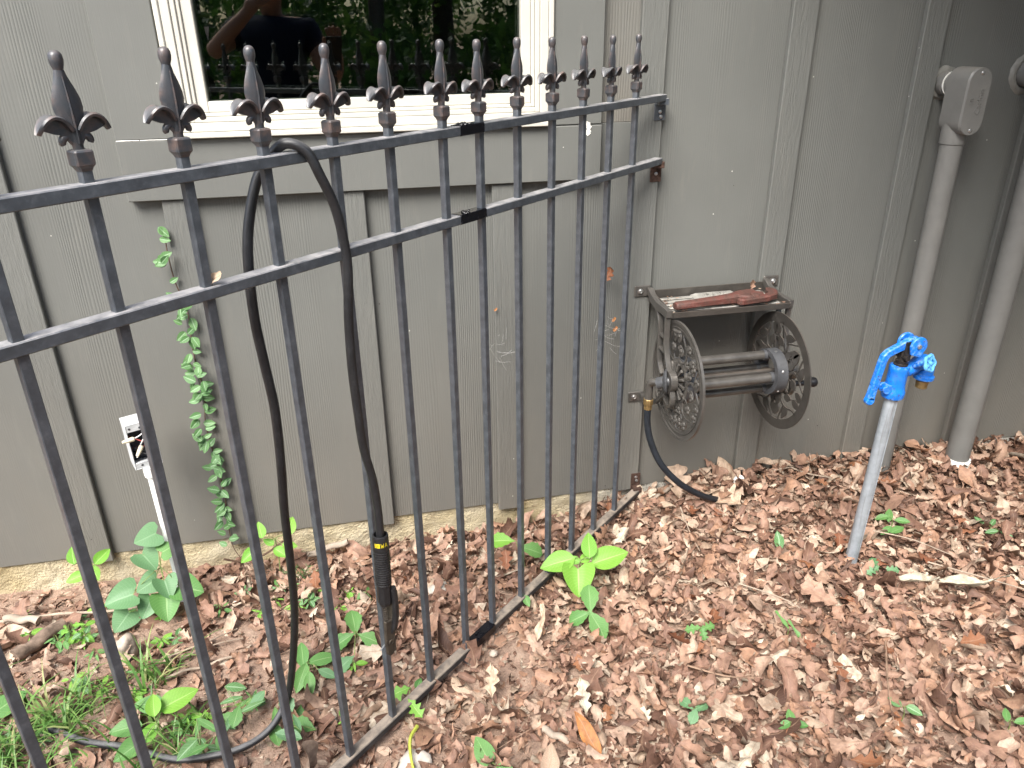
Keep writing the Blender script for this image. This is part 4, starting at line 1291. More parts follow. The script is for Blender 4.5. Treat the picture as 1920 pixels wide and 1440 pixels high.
mb.build("standpipe", M_galv, hyd, smooth=True)
mb = MB().box(-0.0012, 0.0012, -0.0180, -0.0160, -0.02, ZB - 0.01, Matrix.Rotation(0.45, 4, 'Z'))
mb.build("pipe_seam", M_galv, hyd, bevel=0.0004)
# casting: foot ring, barrel
mb = MB().lathe([(0.0170, -0.006), (0.0270, -0.006), (0.0285, -0.002), (0.0285, 0.012), (0.0262, 0.017), (0.0245, 0.030), (0.0240, 0.070), (0.0250, 0.078), (0.0235, 0.083), (0.0140, 0.084)], 28, Matrix.Translation((0, 0, ZB)))
cast = mb.build("casting", M_bluep, hyd, smooth=True, angle=40)
# spout: swept branch then a turned-down nozzle
sp_ = smooth_path([(0.012, 0.004, ZB + 0.058), (0.040, 0.006, ZB + 0.066), (0.060, 0.008, ZB + 0.080), (0.078, 0.009, ZB + 0.083), (0.089, 0.010, ZB + 0.070), (0.091, 0.010, ZB + 0.050)], 5)
mb = MB().tube(sp_, [0.0135 + 0.0078 * min(1, i / 12) for i in range(len(sp_))], 18)
mb.lathe([(0.0205, 0.062), (0.0205, 0.048), (0.0255, 0.044), (0.0255, 0.036), (0.0205, 0.032)], 24, Matrix.Translation((0.091, 0.010, ZB)))
mb.build("spout", M_bluep, cast, smooth=True, angle=40)
MB().lathe([(0.0160, 0.034), (0.0160, 0.022), (0.0148, 0.021), (0.0148, 0.010), (0.0120, 0.008), (0.0115, 0.016)], 20, Matrix.Translation((0.091, 0.010, ZB))).build("nozzle", M_brass, cast, smooth=True, angle=30)
# lock lug on the left of the barrel
mb = MB()
for dy in (-0.012, 0.008):
    mb.lathe([(0.0115, 0), (0.0125, 0.001), (0.0125, 0.006), (0.0115, 0.007)], 18, frame_M((-0.031, dy - 0.006, ZB + 0.022), (0, 1, 0)))
mb.box(-0.026, -0.018, -0.016, 0.012, ZB + 0.010, ZB + 0.032)
mb.build("lock_lug", M_bluep, cast, smooth=True, angle=40)
# neck, packing nut and link
mb = MB().lathe([(0.0175, 0.083), (0.0175, 0.088), (0.0140, 0.090), (0.0150, 0.093), (0.0150, 0.098), (0.0100, 0.100), (0.0085, 0.130)], 16, Matrix.Translation((0.002, 0, ZB)))
mb.box(-0.004, 0.016, -0.012, -0.004, ZB + 0.100, ZB + 0.150)
mb.box(-0.004, 0.016, 0.004, 0.012, ZB + 0.100, ZB + 0.150)
mb.lathe([(0.0065, -0.02), (0.0065, 0.02)], 8, frame_M((0.000, -0.002, ZB + 0.108), (0, 1, 0)))
mb.build("packing_nut", M_darkiron, hyd, smooth=True, angle=30)
# fork cheeks at the pivot
ch = [(0.024 * math.cos(a) + 0.020, 0.024 * math.sin(a) + ZB + 0.142) for a in [R_(x) for x in range(-20, 201, 20)]] + [(0.002, ZB + 0.118), (0.030, ZB + 0.110)]
Mc = Matrix(((1, 0, 0, 0), (0, 0, 1, 0), (0, 1, 0, 0), (0, 0, 0, 1)))
for (y0, y1, dx) in ((-0.024, -0.016, 0.004), (0.014, 0.022, -0.004)):
    MB().prism([(a + dx, b) for a, b in ch], y0, y1, Mc).build("fork_cheek", M_bluep, hyd, bevel=0.0022)
MB().lathe([(0.0045, -0.029), (0.0062, -0.028), (0.0062, -0.0242), (0.004, -0.024), (0.004, 0.024), (0.0062, 0.0242), (0.0062, 0.028)], 10, frame_M((0.022, 0, ZB + 0.142), (0, 1, 0))).build("pivot_bolt", M_zinc, hyd, smooth=True, angle=30)
# lever: flat bar, over the top then straight down the left side
lp = [Vector(p) for p in ((0.034, 0, ZB + 0.146), (0.018, 0, ZB + 0.146), (0.002, 0, ZB + 0.141), (-0.028, 0, ZB + 0.127), (-0.044, 0, ZB + 0.119), (-0.0515, 0, ZB + 0.110), (-0.0545, 0, ZB + 0.098), (-0.059, 0, ZB + 0.058), (-0.0645, 0, ZB + 0.008), (-0.0665, 0, ZB - 0.010))]
mb = MB().ribbon([(p.x, p.z) for p in lp], [0.028, 0.028, 0.023, 0.020, 0.020, 0.0205, 0.0195, 0.0190, 0.020, 0.023], -0.0085, 0.0085, Mc)
Mend = Matrix.Translation((-0.061, 0, ZB - 0.012))
mb.lathe([(0.0124, -0.0085), (0.0124, 0.0085)], 18, frame_M((-0.0665, 0, ZB - 0.012), (0, 1, 0)))
mb.build("lever", M_bluep, hyd, bevel=0.0028)
# small hand wheel on the viewer's side
Mw = frame_M((0.046, -0.046, ZB + 0.104), (0.30, -0.90, 0.30))
mb = MB()
seg = 40
vs = []; fs = []
for i in range(seg):
    a = 2 * PI * i / seg
    rr = 0.0195 * (1 + 0.10 * math.cos(5 * a))
    for k in range(8):
        b = 2 * PI * k / 8
        vs.append(Mw @ Vector(((rr + 0.0042 * math.cos(b)) * math.cos(a), (rr + 0.0042 * math.cos(b)) * math.sin(a), 0.0042 * math.sin(b))))
for i in range(seg):
    for k in range(8):
        fs.append((i * 8 + k, i * 8 + (k + 1) % 8, ((i + 1) % seg) * 8 + (k + 1) % 8, ((i + 1) % seg) * 8 + k))
mb.add(vs, fs)
for k in range(5):
    a = 2 * PI * k / 5
    mb.ribbon([(0.003 * math.cos(a), 0.003 * math.sin(a)), (0.020 * math.cos(a), 0.020 * math.sin(a))], 0.005, -0.002, 0.002, Mw)
mb.lathe([(0.0055, -0.022), (0.0055, 0.004), (0.0035, 0.006)], 12, Mw)
mb.build("hand_wheel", M_bluel, hyd, smooth=True, angle=40)
mb = MB().tube([(0.043, -0.036, ZB + 0.100), (0.040, -0.006, ZB + 0.080)], 0.007, 10)
mb.build("wheel_stem", M_bluep, hyd, smooth=True)

# ------------------------------------------------------------------ electrical conduits on the wall
M_conduit = mat_simple("painted_grey_pvc", (0.150, 0.148, 0.138), 0.42, 0, 0.4, 14, 0.10, 0.10, 90, 0.8, (0.20, 0.185, 0.16))
M_sealant = mat_simple("painted_sealant", (0.19, 0.185, 0.165), 0.5, 0, 0.4, 60, 0.15, 0.9, 90)
def conduit(name, label, cx, cy, zbot, ztop, r, wall_z, fitting_x=None):
    t = thing(name, label, "conduit", (cx, cy, zbot))
    L = Vector((cx, cy, zbot))
    bow = 0.006
    pth = smooth_path([(0, 0, -0.12), (0.0, 0.0, 0.2), (bow * 0.5, 0, (ztop - zbot) * 0.5), (0, 0, ztop - zbot)], 5)
    MB().tube(pth, r, 24).build("pipe", M_conduit, t, smooth=True)
    # bell coupling under the fitting
    MB().lathe([(r + 0.0005, -0.002), (r + 0.0032, 0.0), (r + 0.0042, 0.040), (r + 0.0042, 0.075)], 28, Matrix.Translation((0, 0, ztop - zbot - 0.033))).build("coupling", M_conduit, t, smooth=True, angle=30)
    return t, L
c1, L1 = conduit("electrical_conduit", "grey painted conduit with a pull elbow at its top behind the blue hydrant", 1.690, -0.085, -0.02, 1.105, 0.0305, 1.245)
# pull elbow body: stadium shape standing off the wall
def stadium(w, z0, z1, n=10):
    r = w / 2
    p = [(r * math.cos(a), z1 - r + r * math.sin(a)) for a in [PI * i / n for i in range(n + 1)]]
    p += [(r * math.cos(a), z0 + r + r * math.sin(a)) for a in [PI + PI * i / n for i in range(n + 1)]]
    return p
Mst = Matrix(((1, 0, 0, 0), (0, 0, 1, 0), (0, 1, 0, 0), (0, 0, 0, 1)))
bz0, bz1 = 1.098 - L1.z, 1.274 - L1.z
mb = MB().prism(stadium(0.071, bz0, bz1), -0.052, 0.030, Mst)
bodyo = mb.build("elbow_body", M_conduit, c1, bevel=0.0035, smooth=True, angle=30)
mb = MB().prism(stadium(0.069, bz0 + 0.001, bz1 - 0.001), -0.0555, -0.0524, Mst)
cov = mb.build("cover_plate", M_conduit, c1, bevel=0.0012, smooth=True, angle=30)
for zz in (bz1 - 0.014, bz0 + 0.014):
    MB().lathe([(0.0048, -0.001), (0.0048, 0.001), (0.003, 0.0026), (0.0004, 0.003)], 10, frame_M((0, -0.0555, zz), (0, -1, 0))).build("cover_screw", M_zinc, cov, smooth=True)
Mtxt = Matrix.Translation((0.010, -0.0560, (bz0 + bz1) / 2)) @ Matrix.Rotation(PI / 2, 4, 'X') @ Matrix.Rotation(PI / 2, 4, 'Z')
obj("lettering", text_mesh("Carlon", 0.024, 0.0010), M_conduit, cov, None, Mtxt)
Mtxt = Matrix.Translation((-0.014, -0.0560, (bz0 + bz1) / 2 + 0.002)) @ Matrix.Rotation(PI / 2, 4, 'X') @ Matrix.Rotation(PI / 2, 4, 'Z')
obj("lettering", text_mesh("LB", 0.016, 0.0010), M_conduit, cov, None, Mtxt)
MB().lathe([(0.031, -0.03), (0.031, 0.055), (0.0335, 0.056), (0.0335, 0.080), (0.030, 0.100)], 24, frame_M((0, 0.0, 1.228 - L1.z), (0, 1, 0))).build("wall_nipple", M_conduit, c1, smooth=True, angle=30)
MB().annulus(0.0312, 0.0342, 0.044, 0.0465, 24, frame_M((0, 0.0, 1.228 - L1.z), (0, 1, 0))).build("bare_ring", M_caulk, c1, smooth=True)
def sealant(parent, cx, cz, r, y):
    vs = []; fs = []
    n = 26
    for j, (rr, yy) in enumerate(((r - 0.002, -0.008), (r + 0.004, -0.008), (r + 0.010, -0.003), (r + 0.015, 0.0012))):
        for i in range(n):
            a = 2 * PI * i / n
            q = rr + (random.uniform(-0.002, 0.004) if j else 0)
            vs.append((cx + q * math.cos(a), y + yy + random.uniform(-0.001, 0.001), cz + q * math.sin(a)))
    for j in range(3):
        for i in range(n):
            fs.append((j * n + i, j * n + (i + 1) % n, (j + 1) * n + (i + 1) % n, (j + 1) * n + i))
    return MB().add(vs, fs).build("sealant_bead", M_sealant, parent, smooth=True)
sealant(c1, 0, 1.228 - L1.z, 0.034, 0.085)
c2, L2 = conduit("electrical_conduit", "thicker grey conduit at the right edge standing on a white cut end in the leaves", 1.965, -0.115, -0.045, 1.13, 0.037, 1.25)
mb = MB().tube(smooth_path([(0, 0, 1.16), (0, 0.0, 1.235), (0, 0.012, 1.275), (0, 0.045, 1.292), (0, 0.120, 1.294)], 5), 0.0385, 24)
mb.build("sweep_elbow", M_conduit, c2, smooth=True)
MB().lathe([(0.0400, 0.0), (0.0425, 0.002), (0.0425, 0.036), (0.040, 0.038)], 24, frame_M((0, 0.052, 1.2935), (0, 1, 0))).build("coupling", M_conduit, c2, smooth=True, angle=30)
sealant(c2, 0, 1.2935, 0.044, 0.115)
MB().lathe([(0.0374, 0.045), (0.0382, 0.046), (0.0382, 0.070), (0.0374, 0.072)], 24, Matrix.Rotation(0.12, 4, 'X')).build("bare_end", M_caulk, c2, smooth=True, angle=30)

# ------------------------------------------------------------------ open electrical box on its stem
M_ebox = mat_simple("chalky_grey_box", (0.46, 0.47, 0.47), 0.5, 0, 0.4, 40, 0.15)
M_pvcw = mat_simple("white_pvc", (0.70, 0.71, 0.68), 0.4, 0, 0.4, 20, 0.06)
M_inner = mat_simple("dark_box_inside", (0.05, 0.05, 0.055), 0.6)
M_wnut = mat_simple("cream_wire_nut", (0.60, 0.54, 0.40), 0.5)
M_redw = mat_simple("red_wire", (0.30, 0.05, 0.04), 0.5)
M_blackw = mat_simple("black_wire", (0.015, 0.015, 0.015), 0.5)
eb = thing("junction_box", "open grey electrical box with loose wires on a white stem behind the fence", "junction box", (-0.567, -0.170, -0.145))
eb.scale = (1.07, 1.07, 1.07)
eb.rotation_euler = (0, R_(-0.8), R_(24))
MB().tube([(0.0, 0.0, -0.08), (0.0, 0, 0.2), (0.0, 0.0, 0.468)], 0.0107, 18).build("stem", M_pvcw, eb, smooth=True)
MB().lathe([(0.0108, 0.452), (0.0150, 0.454), (0.0160, 0.462), (0.0160, 0.480)], 18).build("hub", M_pvcw, eb, smooth=True, angle=30)
w, d, z0, z1, t_ = 0.031, 0.050, 0.480, 0.600, 0.003
mb = MB().box(-w, w, d - t_, d, z0, z1)
mb.box(-w, -w + t_, -0.004, d - t_, z0, z1).box(w - t_, w, -0.004, d - t_, z0, z1)
mb.box(-w + t_, w - t_, -0.004, d - t_, z0, z0 + t_).box(-w + t_, w - t_, -0.004, d - t_, z1 - t_, z1)
mb.box(-w + t_, w - t_, -0.0035, 0.006, z1 - 0.020, z1 - t_).box(-w + t_, w - t_, -0.0035, 0.006, z0 + t_, z0 + 0.018)
mb.build("box_shell", M_ebox, eb, bevel=0.001)
MB().box(-w + 0.0035, w - 0.0035, d - 0.006, d - 0.0034, z0 + 0.004, z1 - 0.004).build("box_back", M_inner, eb)
mb = MB()
for (x, z) in ((-0.022, z1 - 0.011), (0.0, z1 - 0.013), (0.020, z1 - 0.009), (0.024, z1 - 0.014), (-0.014, z0 + 0.010), (0.018, z0 + 0.008), (0.018, z0 + 0.013)):
    mb.lathe([(0.0028, 0), (0.0028, 0.0006)], 8, frame_M((x, -0.0036, z), (0, -1, 0)))
mb.build("screw_holes", M_inner, eb)
def wire(pts, mat, r=0.0015): MB().tube(smooth_path(pts, 5), r, 6).build("wire", mat, eb, smooth=True)
wire([(0.030, 0.03, 0.575), (0.015, 0.0, 0.578), (-0.005, -0.015, 0.572), (-0.022, -0.020, 0.570)], M_pvcw)
wire([(0.030, 0.03, 0.53), (0.010, 0.0, 0.560), (-0.012, -0.012, 0.540), (-0.022, -0.018, 0.520)], M_pvcw)
wire([(-0.028, 0.03, 0.56), (-0.005, 0.0, 0.552), (0.014, -0.005, 0.540), (0.030, 0.02, 0.525)], M_redw)
wire([(-0.02, 0.04, 0.52), (0.0, 0.01, 0.530), (0.012, 0.0, 0.556), (0.022, 0.02, 0.57)], M_redw)
wire([(-0.02, 0.04, 0.51), (0.0, 0.0, 0.515), (0.02, 0.01, 0.505), (0.03, 0.03, 0.515)], M_blackw, 0.002)
wire([(0.028, 0.03, 0.56), (0.004, 0.008, 0.522), (-0.016, 0.01, 0.53), (-0.03, 0.03, 0.545)], M_blackw, 0.002)
for (p, dr) in (((-0.018, -0.020, 0.570), (-1, -0.1, 0.0)), ((-0.006, -0.014, 0.545), (-0.55, -0.2, -0.75))):
    MB().lathe([(0.0042, 0.0), (0.0056, 0.002), (0.0052, 0.014), (0.0036, 0.026), (0.002, 0.027)], 10, frame_M(p, dr)).build("wire_nut", M_wnut, eb, smooth=True, angle=35)

# ------------------------------------------------------------------ plants
def leaf_frame(pos, phi, face=0.6, roll=0.0, L=1.0):
    """matrix for a leaf whose centre sits at pos; phi: direction as seen by the viewer (0 right, 90 away)"""
    view = (Vector((0, -2.01, 1.36)) - Vector(pos)).normalized()
    n = (Vector((0, 0, 1)) * (1 - face) + view * face + Vector((math.sin(roll), 0, 0)) * 0.5).normalized()
    r = (Vector((1, 0, 0)) - n * n.x).normalized()
    u = n.cross(r)
    ax = r * math.cos(R_(phi)) + u * math.sin(R_(phi))
    M = frame_M((0, 0, 0), n, ax.cross(n))
    M.translation = Vector(pos) - ax * L / 2
    return M.to_4x4(), Vector(pos) - ax * L / 2
LM = {}
def lib(kind, v=0):
    k = (kind, v)
    if k not in LM:
        s = 500 + v * 13 + len(kind)
        r = random.Random(s)
        LM[k] = leaf_mesh("leaf", kind, 1.0, n=14 if kind in ('oak', 'obovate') else 10, m=5, curl=r.uniform(-0.6, 0.9), bend=r.uniform(-0.75, -0.1) * (0.3 if v >= 10 else 1), crumple=0.006, fold=r.uniform(0.05, 0.28), seed=s)
    return LM[k]
LMM = {}
def leafobj(parent, kind, mat, M, L, v=0, name="leaf"):
    key = (kind, v, mat.name)
    if key not in LMM:
        me = lib(kind, v).copy(); me.materials.append(mat); LMM[key] = me
    o = bpy.data.objects.new(name, LMM[key]); COL.objects.link(o)
    o.parent = parent
    o.matrix_basis = Matrix.Translation(-parent.location) @ M @ Matrix.Scale(L, 4)
    return o
def plant(name, label, cat, base, leaves, stemmat=M_greenstem, group=None, stem_r=0.0016, bunch=None):
    """leaves: (pos, phi, L, kind, mat, face)"""
    b = Vector(base)
    t = thing(name, label, cat, b, 0, group)
    top = Vector(bunch) if bunch else b + Vector((0, 0, 0.03))
    mb = MB()
    mb.tube(smooth_path([(0, 0, -0.02), (top - b) * 0.5 + Vector((0.004, 0, 0)), top - b], 4), stem_r, 6)
    for i, (pos, phi, L, kind, mat, face) in enumerate(leaves):
        M, root = leaf_frame(pos, phi, face, random.uniform(-0.3, 0.3), L)
        leafobj(t, kind, mat, M, L, i % 3)
        j = root - b
        # petiole from the stem to the leaf
        k = top - b if j.z > (top - b).z * 0.5 else (top - b) * max(0.15, min(0.9, (j.z / max(0.01, (top - b).z)) * 0.7))
        mid = (k + j) / 2 + Vector((0, 0, 0.006))
        if (j - k).length > 0.004:
            mb.tube(smooth_path([k, mid, j], 3), stem_r * 0.6, 5)
    mb.build("stem", stemmat, t, smooth=True)
    return t
def gz(x, y): return ground_z(x, y)
# heart-leaved seedling in front of the foundation
y_ = -0.22
H = 'heart'
plant("redbud_seedling", "seedling with large blue green heart shaped leaves at the foot of the wall", "plant", (-0.60, -0.23, gz(-0.6, -0.23)),
      [((-0.614, y_, 0.182), 205, 0.062, H, M_blue, 0.7), ((-0.611, y_ - 0.01, 0.112), -50, 0.062, H, M_blue, 0.75), ((-0.707, y_ - 0.03, 0.022), 195, 0.078, H, M_blue, 0.6), ((-0.634, y_ - 0.02, 0.045), 215, 0.060, H, M_blue, 0.65),
       ((-0.639, y_ - 0.04, -0.015), -110, 0.062, H, M_blue, 0.7), ((-0.587, y_ - 0.05, -0.020), -85, 0.072, H, M_green, 0.7), ((-0.705, y_ - 0.05, -0.040), 240, 0.066, H, M_blue, 0.6), ((-0.518, y_ - 0.03, 0.022), -20, 0.072, H, M_green, 0.75),
       ((-0.576, y_ - 0.04, 0.038), -70, 0.058, H, M_blue, 0.6), ((-0.555, y_, 0.145), 30, 0.048, H, M_green, 0.65)], bunch=(-0.59, -0.225, 0.09))
E2 = 'ellip'; OV = 'ovate'; OB = 'obovate'
plant("lime_seedling", "lime green seedling against the siding at the far left foundation", "plant", (-0.805, -0.10, gz(-0.805, -0.1)),
      [((-0.840, -0.11, 0.085), 100, 0.052, OV, M_lime, 0.75), ((-0.850, -0.11, 0.010), 200, 0.054, OV, M_lime, 0.7), ((-0.768, -0.11, 0.070), 50, 0.056, OV, M_lime, 0.75), ((-0.795, -0.12, 0.025), -60, 0.050, OV, M_lime, 0.7), ((-0.820, -0.11, 0.05), 150, 0.035, OV, M_lime, 0.6)], bunch=(-0.81, -0.105, 0.045))
plant("lime_seedling", "lime green seedling by the foundation between vine and welding cable", "plant", (-0.315, -0.10, gz(-0.315, -0.1)),
      [((-0.345, -0.11, 0.090), 100, 0.052, OV, M_lime, 0.75), ((-0.262, -0.11, 0.090), 70, 0.060, OV, M_lime, 0.75), ((-0.385, -0.12, 0.015), 215, 0.062, OV, M_lime, 0.7), ((-0.328, -0.11, 0.045), 150, 0.036, OV, M_lime, 0.7), ((-0.298, -0.12, 0.010), -40, 0.050, OV, M_lime, 0.7), ((-0.27, -0.12, 0.03), -10, 0.045, OV, M_lime, 0.7)], bunch=(-0.31, -0.105, 0.05))
g0 = gz(-0.52, -0.68)
plant("broadleaf_sapling", "sapling with broad bright green leaves low in the bottom left grass", "plant", (-0.520, -0.700, g0),
      [((-0.558, -0.615, g0 + 0.05), 170, 0.070, OV, M_green, 0.55), ((-0.485, -0.640, g0 + 0.075), 25, 0.088, OV, M_lime, 0.55), ((-0.533, -0.655, g0 + 0.085), 100, 0.055, OV, M_lime, 0.6), ((-0.540, -0.69, g0 + 0.045), 60, 0.055, OV, M_lime, 0.55), ((-0.60, -0.66, g0 + 0.035), 185, 0.070, OV, M_green, 0.55), ((-0.575, -0.725, g0 + 0.04), 215, 0.072, OV, M_green, 0.55)], bunch=(-0.525, -0.685, g0 + 0.06))
plant("edge_sprout", "broad ribbed green leaves at the left edge above the grass", "plant", (-0.90, -0.55, gz(-0.9, -0.55)),
      [((-0.876, -0.535, -0.005), 40, 0.085, OV, M_green, 0.55), ((-0.93, -0.54, 0.0), 150, 0.07, OV, M_green, 0.5)])
g0 = gz(-0.09, -0.49)
plant("oak_seedling", "oak seedling with three spread leaves left of the electrode holder", "plant", (-0.094, -0.485, g0),
      [((-0.098, -0.445, g0 + 0.045), 95, 0.075, OB, M_green, 0.6), ((-0.128, -0.505, g0 + 0.045), 200, 0.070, OB, M_green, 0.55), ((-0.060, -0.515, g0 + 0.045), -30, 0.068, OB, M_green, 0.6), ((-0.125, -0.57, g0 + 0.03), 215, 0.062, OB, M_blue, 0.5)], bunch=(-0.094, -0.485, g0 + 0.045))
g0 = gz(-0.2, -0.55)
plant("leafy_sprout", "low leafy sprout beside the hanging cable near the ground", "plant", (-0.205, -0.550, g0),
      [((-0.175, -0.55, g0 + 0.035), 10, 0.072, E2, M_green, 0.55), ((-0.225, -0.525, g0 + 0.035), 95, 0.070, E2, M_green, 0.55), ((-0.225, -0.595, g0 + 0.03), 250, 0.072, E2, M_green, 0.55), ((-0.165, -0.59, g0 + 0.025), -30, 0.050, E2, M_blue, 0.5), ((-0.205, -0.62, g0 + 0.03), 270, 0.06, E2, M_green, 0.55)], bunch=(-0.205, -0.555, g0 + 0.03))
g0 = gz(0.52, -0.45)
plant("lime_sapling", "bright lime sapling with broad ribbed leaves in front of the fence rail", "plant", (0.512, -0.470, g0),
      [((0.548, -0.392, 0.092), 80, 0.074, OV, M_lime, 0.75), ((0.455, -0.405, 0.058), 183, 0.100, OV, M_lime, 0.65), ((0.602, -0.415, 0.058), 8, 0.110, OV, M_lime, 0.65), ((0.499, -0.405, 0.060), 150, 0.042, OV, M_lime, 0.6), ((0.537, -0.405, 0.060), 25, 0.044, OV, M_lime, 0.6), ((0.499, -0.462, 0.022), -100, 0.082, 'heart', M_lime, 0.7)], bunch=(0.520, -0.408, 0.056), stem_r=0.0018)
plant("oak_seedling", "two toothed oak leaves beside the lowest rail between the near pickets", "plant", (0.40, -0.262, gz(0.4, -0.262)),
      [((0.333, -0.235, 0.030), 165, 0.080, OB, M_lime, 0.6), ((0.412, -0.285, 0.022), -20, 0.078, OB, M_green, 0.6)], bunch=(0.375, -0.262, 0.02))
g0 = gz(0.5, -0.57)
plant("oak_seedling", "oak seedling with three darker green leaves just below the lime sapling", "plant", (0.498, -0.575, g0),
      [((0.512, -0.520, g0 + 0.068), 80, 0.082, OB, M_green, 0.75), ((0.468, -0.572, g0 + 0.060), 190, 0.066, OB, M_green, 0.7), ((0.508, -0.600, g0 + 0.052), -70, 0.084, OB, M_green, 0.75)], bunch=(0.492, -0.560, g0 + 0.055))
g0 = gz(0.02, -0.73)
plant("oak_seedling", "small lime oak seedling growing beside the muddy rail at the bottom", "plant", (0.018, -0.735, g0),
      [((-0.003, -0.705, g0 + 0.05), 190, 0.058, 'oak', M_lime, 0.6), ((0.030, -0.755, g0 + 0.045), -60, 0.052, 'oak', M_lime, 0.6), ((0.045, -0.69, g0 + 0.05), 60, 0.03, OV, M_green, 0.6)], bunch=(0.018, -0.73, g0 + 0.04))
g0 = gz(0.16, -0.9)
plant("ovate_sprout", "ribbed green leaves at the bottom centre edge of the ground", "plant", (0.165, -0.93, g0),
      [((0.160, -0.897, g0 + 0.04), 110, 0.070, OV, M_green, 0.65), ((0.20, -0.95, g0 + 0.03), -40, 0.05, OV, M_green, 0.5)], bunch=(0.163, -0.92, g0 + 0.03))
# small sprouts in the litter on the right
sprouts = [
    ((1.545, -0.350), [(0.0, 0.018, 60, 0.050), (-0.03, 0.012, 170, 0.045), (0.02, -0.018, -30, 0.045), (-0.06, -0.05, 200, 0.045), (-0.025, -0.055, 10, 0.052)], M_green, E2, "green sprout with narrow leaves just right of the hydrant pipe"),
    ((1.807, -0.456), [(-0.01, 0.04, 110, 0.034), (0.02, 0.02, 30, 0.036), (-0.02, -0.02, 160, 0.036), (0.015, -0.04, -50, 0.034)], M_vine, E2, "dark green creeping sprout near the right edge of the leaves"),
    ((1.352, -0.548), [(0.0, 0.02, 80, 0.045), (-0.025, -0.01, 190, 0.042), (0.03, -0.018, -20, 0.042)], M_blue, 'oak', "tiny blue green oak sprout below the hydrant pipe's foot"),
    ((0.990, -0.690), [(-0.004, 0.022, 100, 0.058), (0.008, -0.020, -80, 0.058)], M_green, 'strip', "upright crinkled green leaf in the bare soil patch"),
    ((0.762, -0.660), [(-0.018, 0.006, 170, 0.044), (0.02, 0.0, 10, 0.044), (0.0, -0.018, -90, 0.036)], M_green, 'oak', "flat green oak sprout in the middle of the litter"),
    ((0.640, -0.890), [(-0.012, 0.015, 120, 0.040), (0.016, 0.0, 20, 0.042), (-0.01, -0.02, 230, 0.040)], M_blue, OB, "bluish sprout of rounded leaves near the bottom middle"),
    ((0.830, -0.975), [(0.008, 0.02, 80, 0.032), (-0.018, 0.0, 190, 0.030), (0.02, -0.008, -20, 0.028)], M_green, OV, "tiny green sprout at the bottom right of centre"),
    ((1.098, -0.990), [(-0.012, 0.018, 120, 0.032), (0.014, -0.014, -50, 0.036)], M_vine, OV, "dark two leaf sprout in the lower right litter"),
    ((0.354, -0.452), [(0.0, 0.016, 90, 0.026), (0.0, -0.018, -80, 0.034)], M_green, OV, "small green leaf pair beside the middle of the bottom rail"),
    ((1.300, -1.070), [(0.0, 0.012, 60, 0.034), (0.02, -0.01, -10, 0.034)], M_green, E2, "thin green sprout at the lower right corner"),
]
for (bx, by), lv, mat, kind, lab in sprouts:
    g0 = gz(bx, by) + 0.022 * density(bx, by)
    plant("sprout", lab, "plant", (bx, by, g0 - 0.02), [((bx + dx, by + dy, g0 + 0.022), ph, L, kind, mat, 0.5) for dx, dy, ph, L in lv], bunch=(bx, by, g0 + 0.014), stem_r=0.001)
# weeds on the thin soil at the left
k = 0
wl_ = "low weed sprig with small green leaves on the thin soil at the left"
while k < 56:
    bx, by = random.uniform(-1.08, -0.02), random.uniform(-0.74, -0.12)
    if k < 8: bx, by = -0.83 + random.uniform(-0.07, 0.07), -0.26 + random.uniform(-0.12, 0.10)
    g0 = gz(bx, by) + 0.006
    m_ = random.choice((M_green, M_lime, M_lime, M_vine))
    nl = random.randint(4, 7)
    a0 = random.uniform(0, 360)
    hh = random.uniform(0.008, 0.03) if k >= 8 else random.uniform(0.02, 0.07)
    lv = [((bx + 0.018 * math.cos(R_(a0 + i * 137)), by + 0.018 * math.sin(R_(a0 + i * 137)), g0 + hh * (0.4 + 0.6 * i / nl)), a0 + i * 137, random.uniform(0.016, 0.032), random.choice(('ellip', 'ovate', 'lance')), m_, 0.4) for i in range(nl)]
    plant("weed_sprig", wl_, "plant", (bx, by, g0 - 0.005), lv, group="weed sprigs on the thin soil", bunch=(bx, by, g0 + hh), stem_r=0.0008)
    k += 1
# leafy cluster low at the bottom beside the cable
for (bx, by, n_, lab) in ((-0.36, -0.66, 9, "dense leafy clump where the cable curves along the ground"), (-0.245, -0.735, 7, "leafy clump just right of the cable's lowest bend"), (-0.43, -0.745, 8, "leafy clump on the cable at the bottom edge")):
    g0 = gz(bx, by)
    lv = [((bx + 0.045 * math.cos(R_(i * 137)) * (0.5 + 0.5 * random.random()), by + 0.04 * math.sin(R_(i * 137)), g0 + 0.02 + 0.05 * random.random()), random.uniform(0, 360), random.uniform(0.04, 0.068), random.choice(('ellip', 'lance', 'obovate')), random.choice((M_green, M_green, M_blue, M_vine)), 0.45) for i in range(n_)]
    plant("leafy_clump", lab, "plant", (bx, by, g0), lv, bunch=(bx, by, g0 + 0.03))
# feathery pine seedling
g0 = gz(-0.255, -0.14)
pn = thing("pine_seedling", "feathery dark green conifer seedling by the foundation behind the cable", "plant", (-0.255, -0.14, g0))
mb = MB()
for i in range(110):
    t = random.random(); br = random.choice((-0.7, -0.2, 0.3, 0.8))
    c0 = Vector((br * 0.075 * t + 0.01, -0.02 * t, 0.01 + 0.06 * t * (1 - abs(br) * 0.4)))
    d = Vector((random.gauss(br * 0.6, 0.6), random.gauss(-0.2, 0.5), random.gauss(0.35, 0.4))).normalized() * random.uniform(0.012, 0.024)
    mb.tube([c0, c0 + d * 0.6 + Vector((0, 0, 0.001)), c0 + d], [0.0007, 0.0006, 0.0002], 3, False)
mb.build("needles", M_vine, pn)
mb = MB()
for br in (-0.7, -0.2, 0.3, 0.8): mb.tube([(0.0, 0, -0.01), (0.01, 0, 0.012), (br * 0.075 + 0.01, -0.02, 0.01 + 0.06 * (1 - abs(br) * 0.4))], 0.001, 5)
mb.build("stem", M_brownstem, pn)

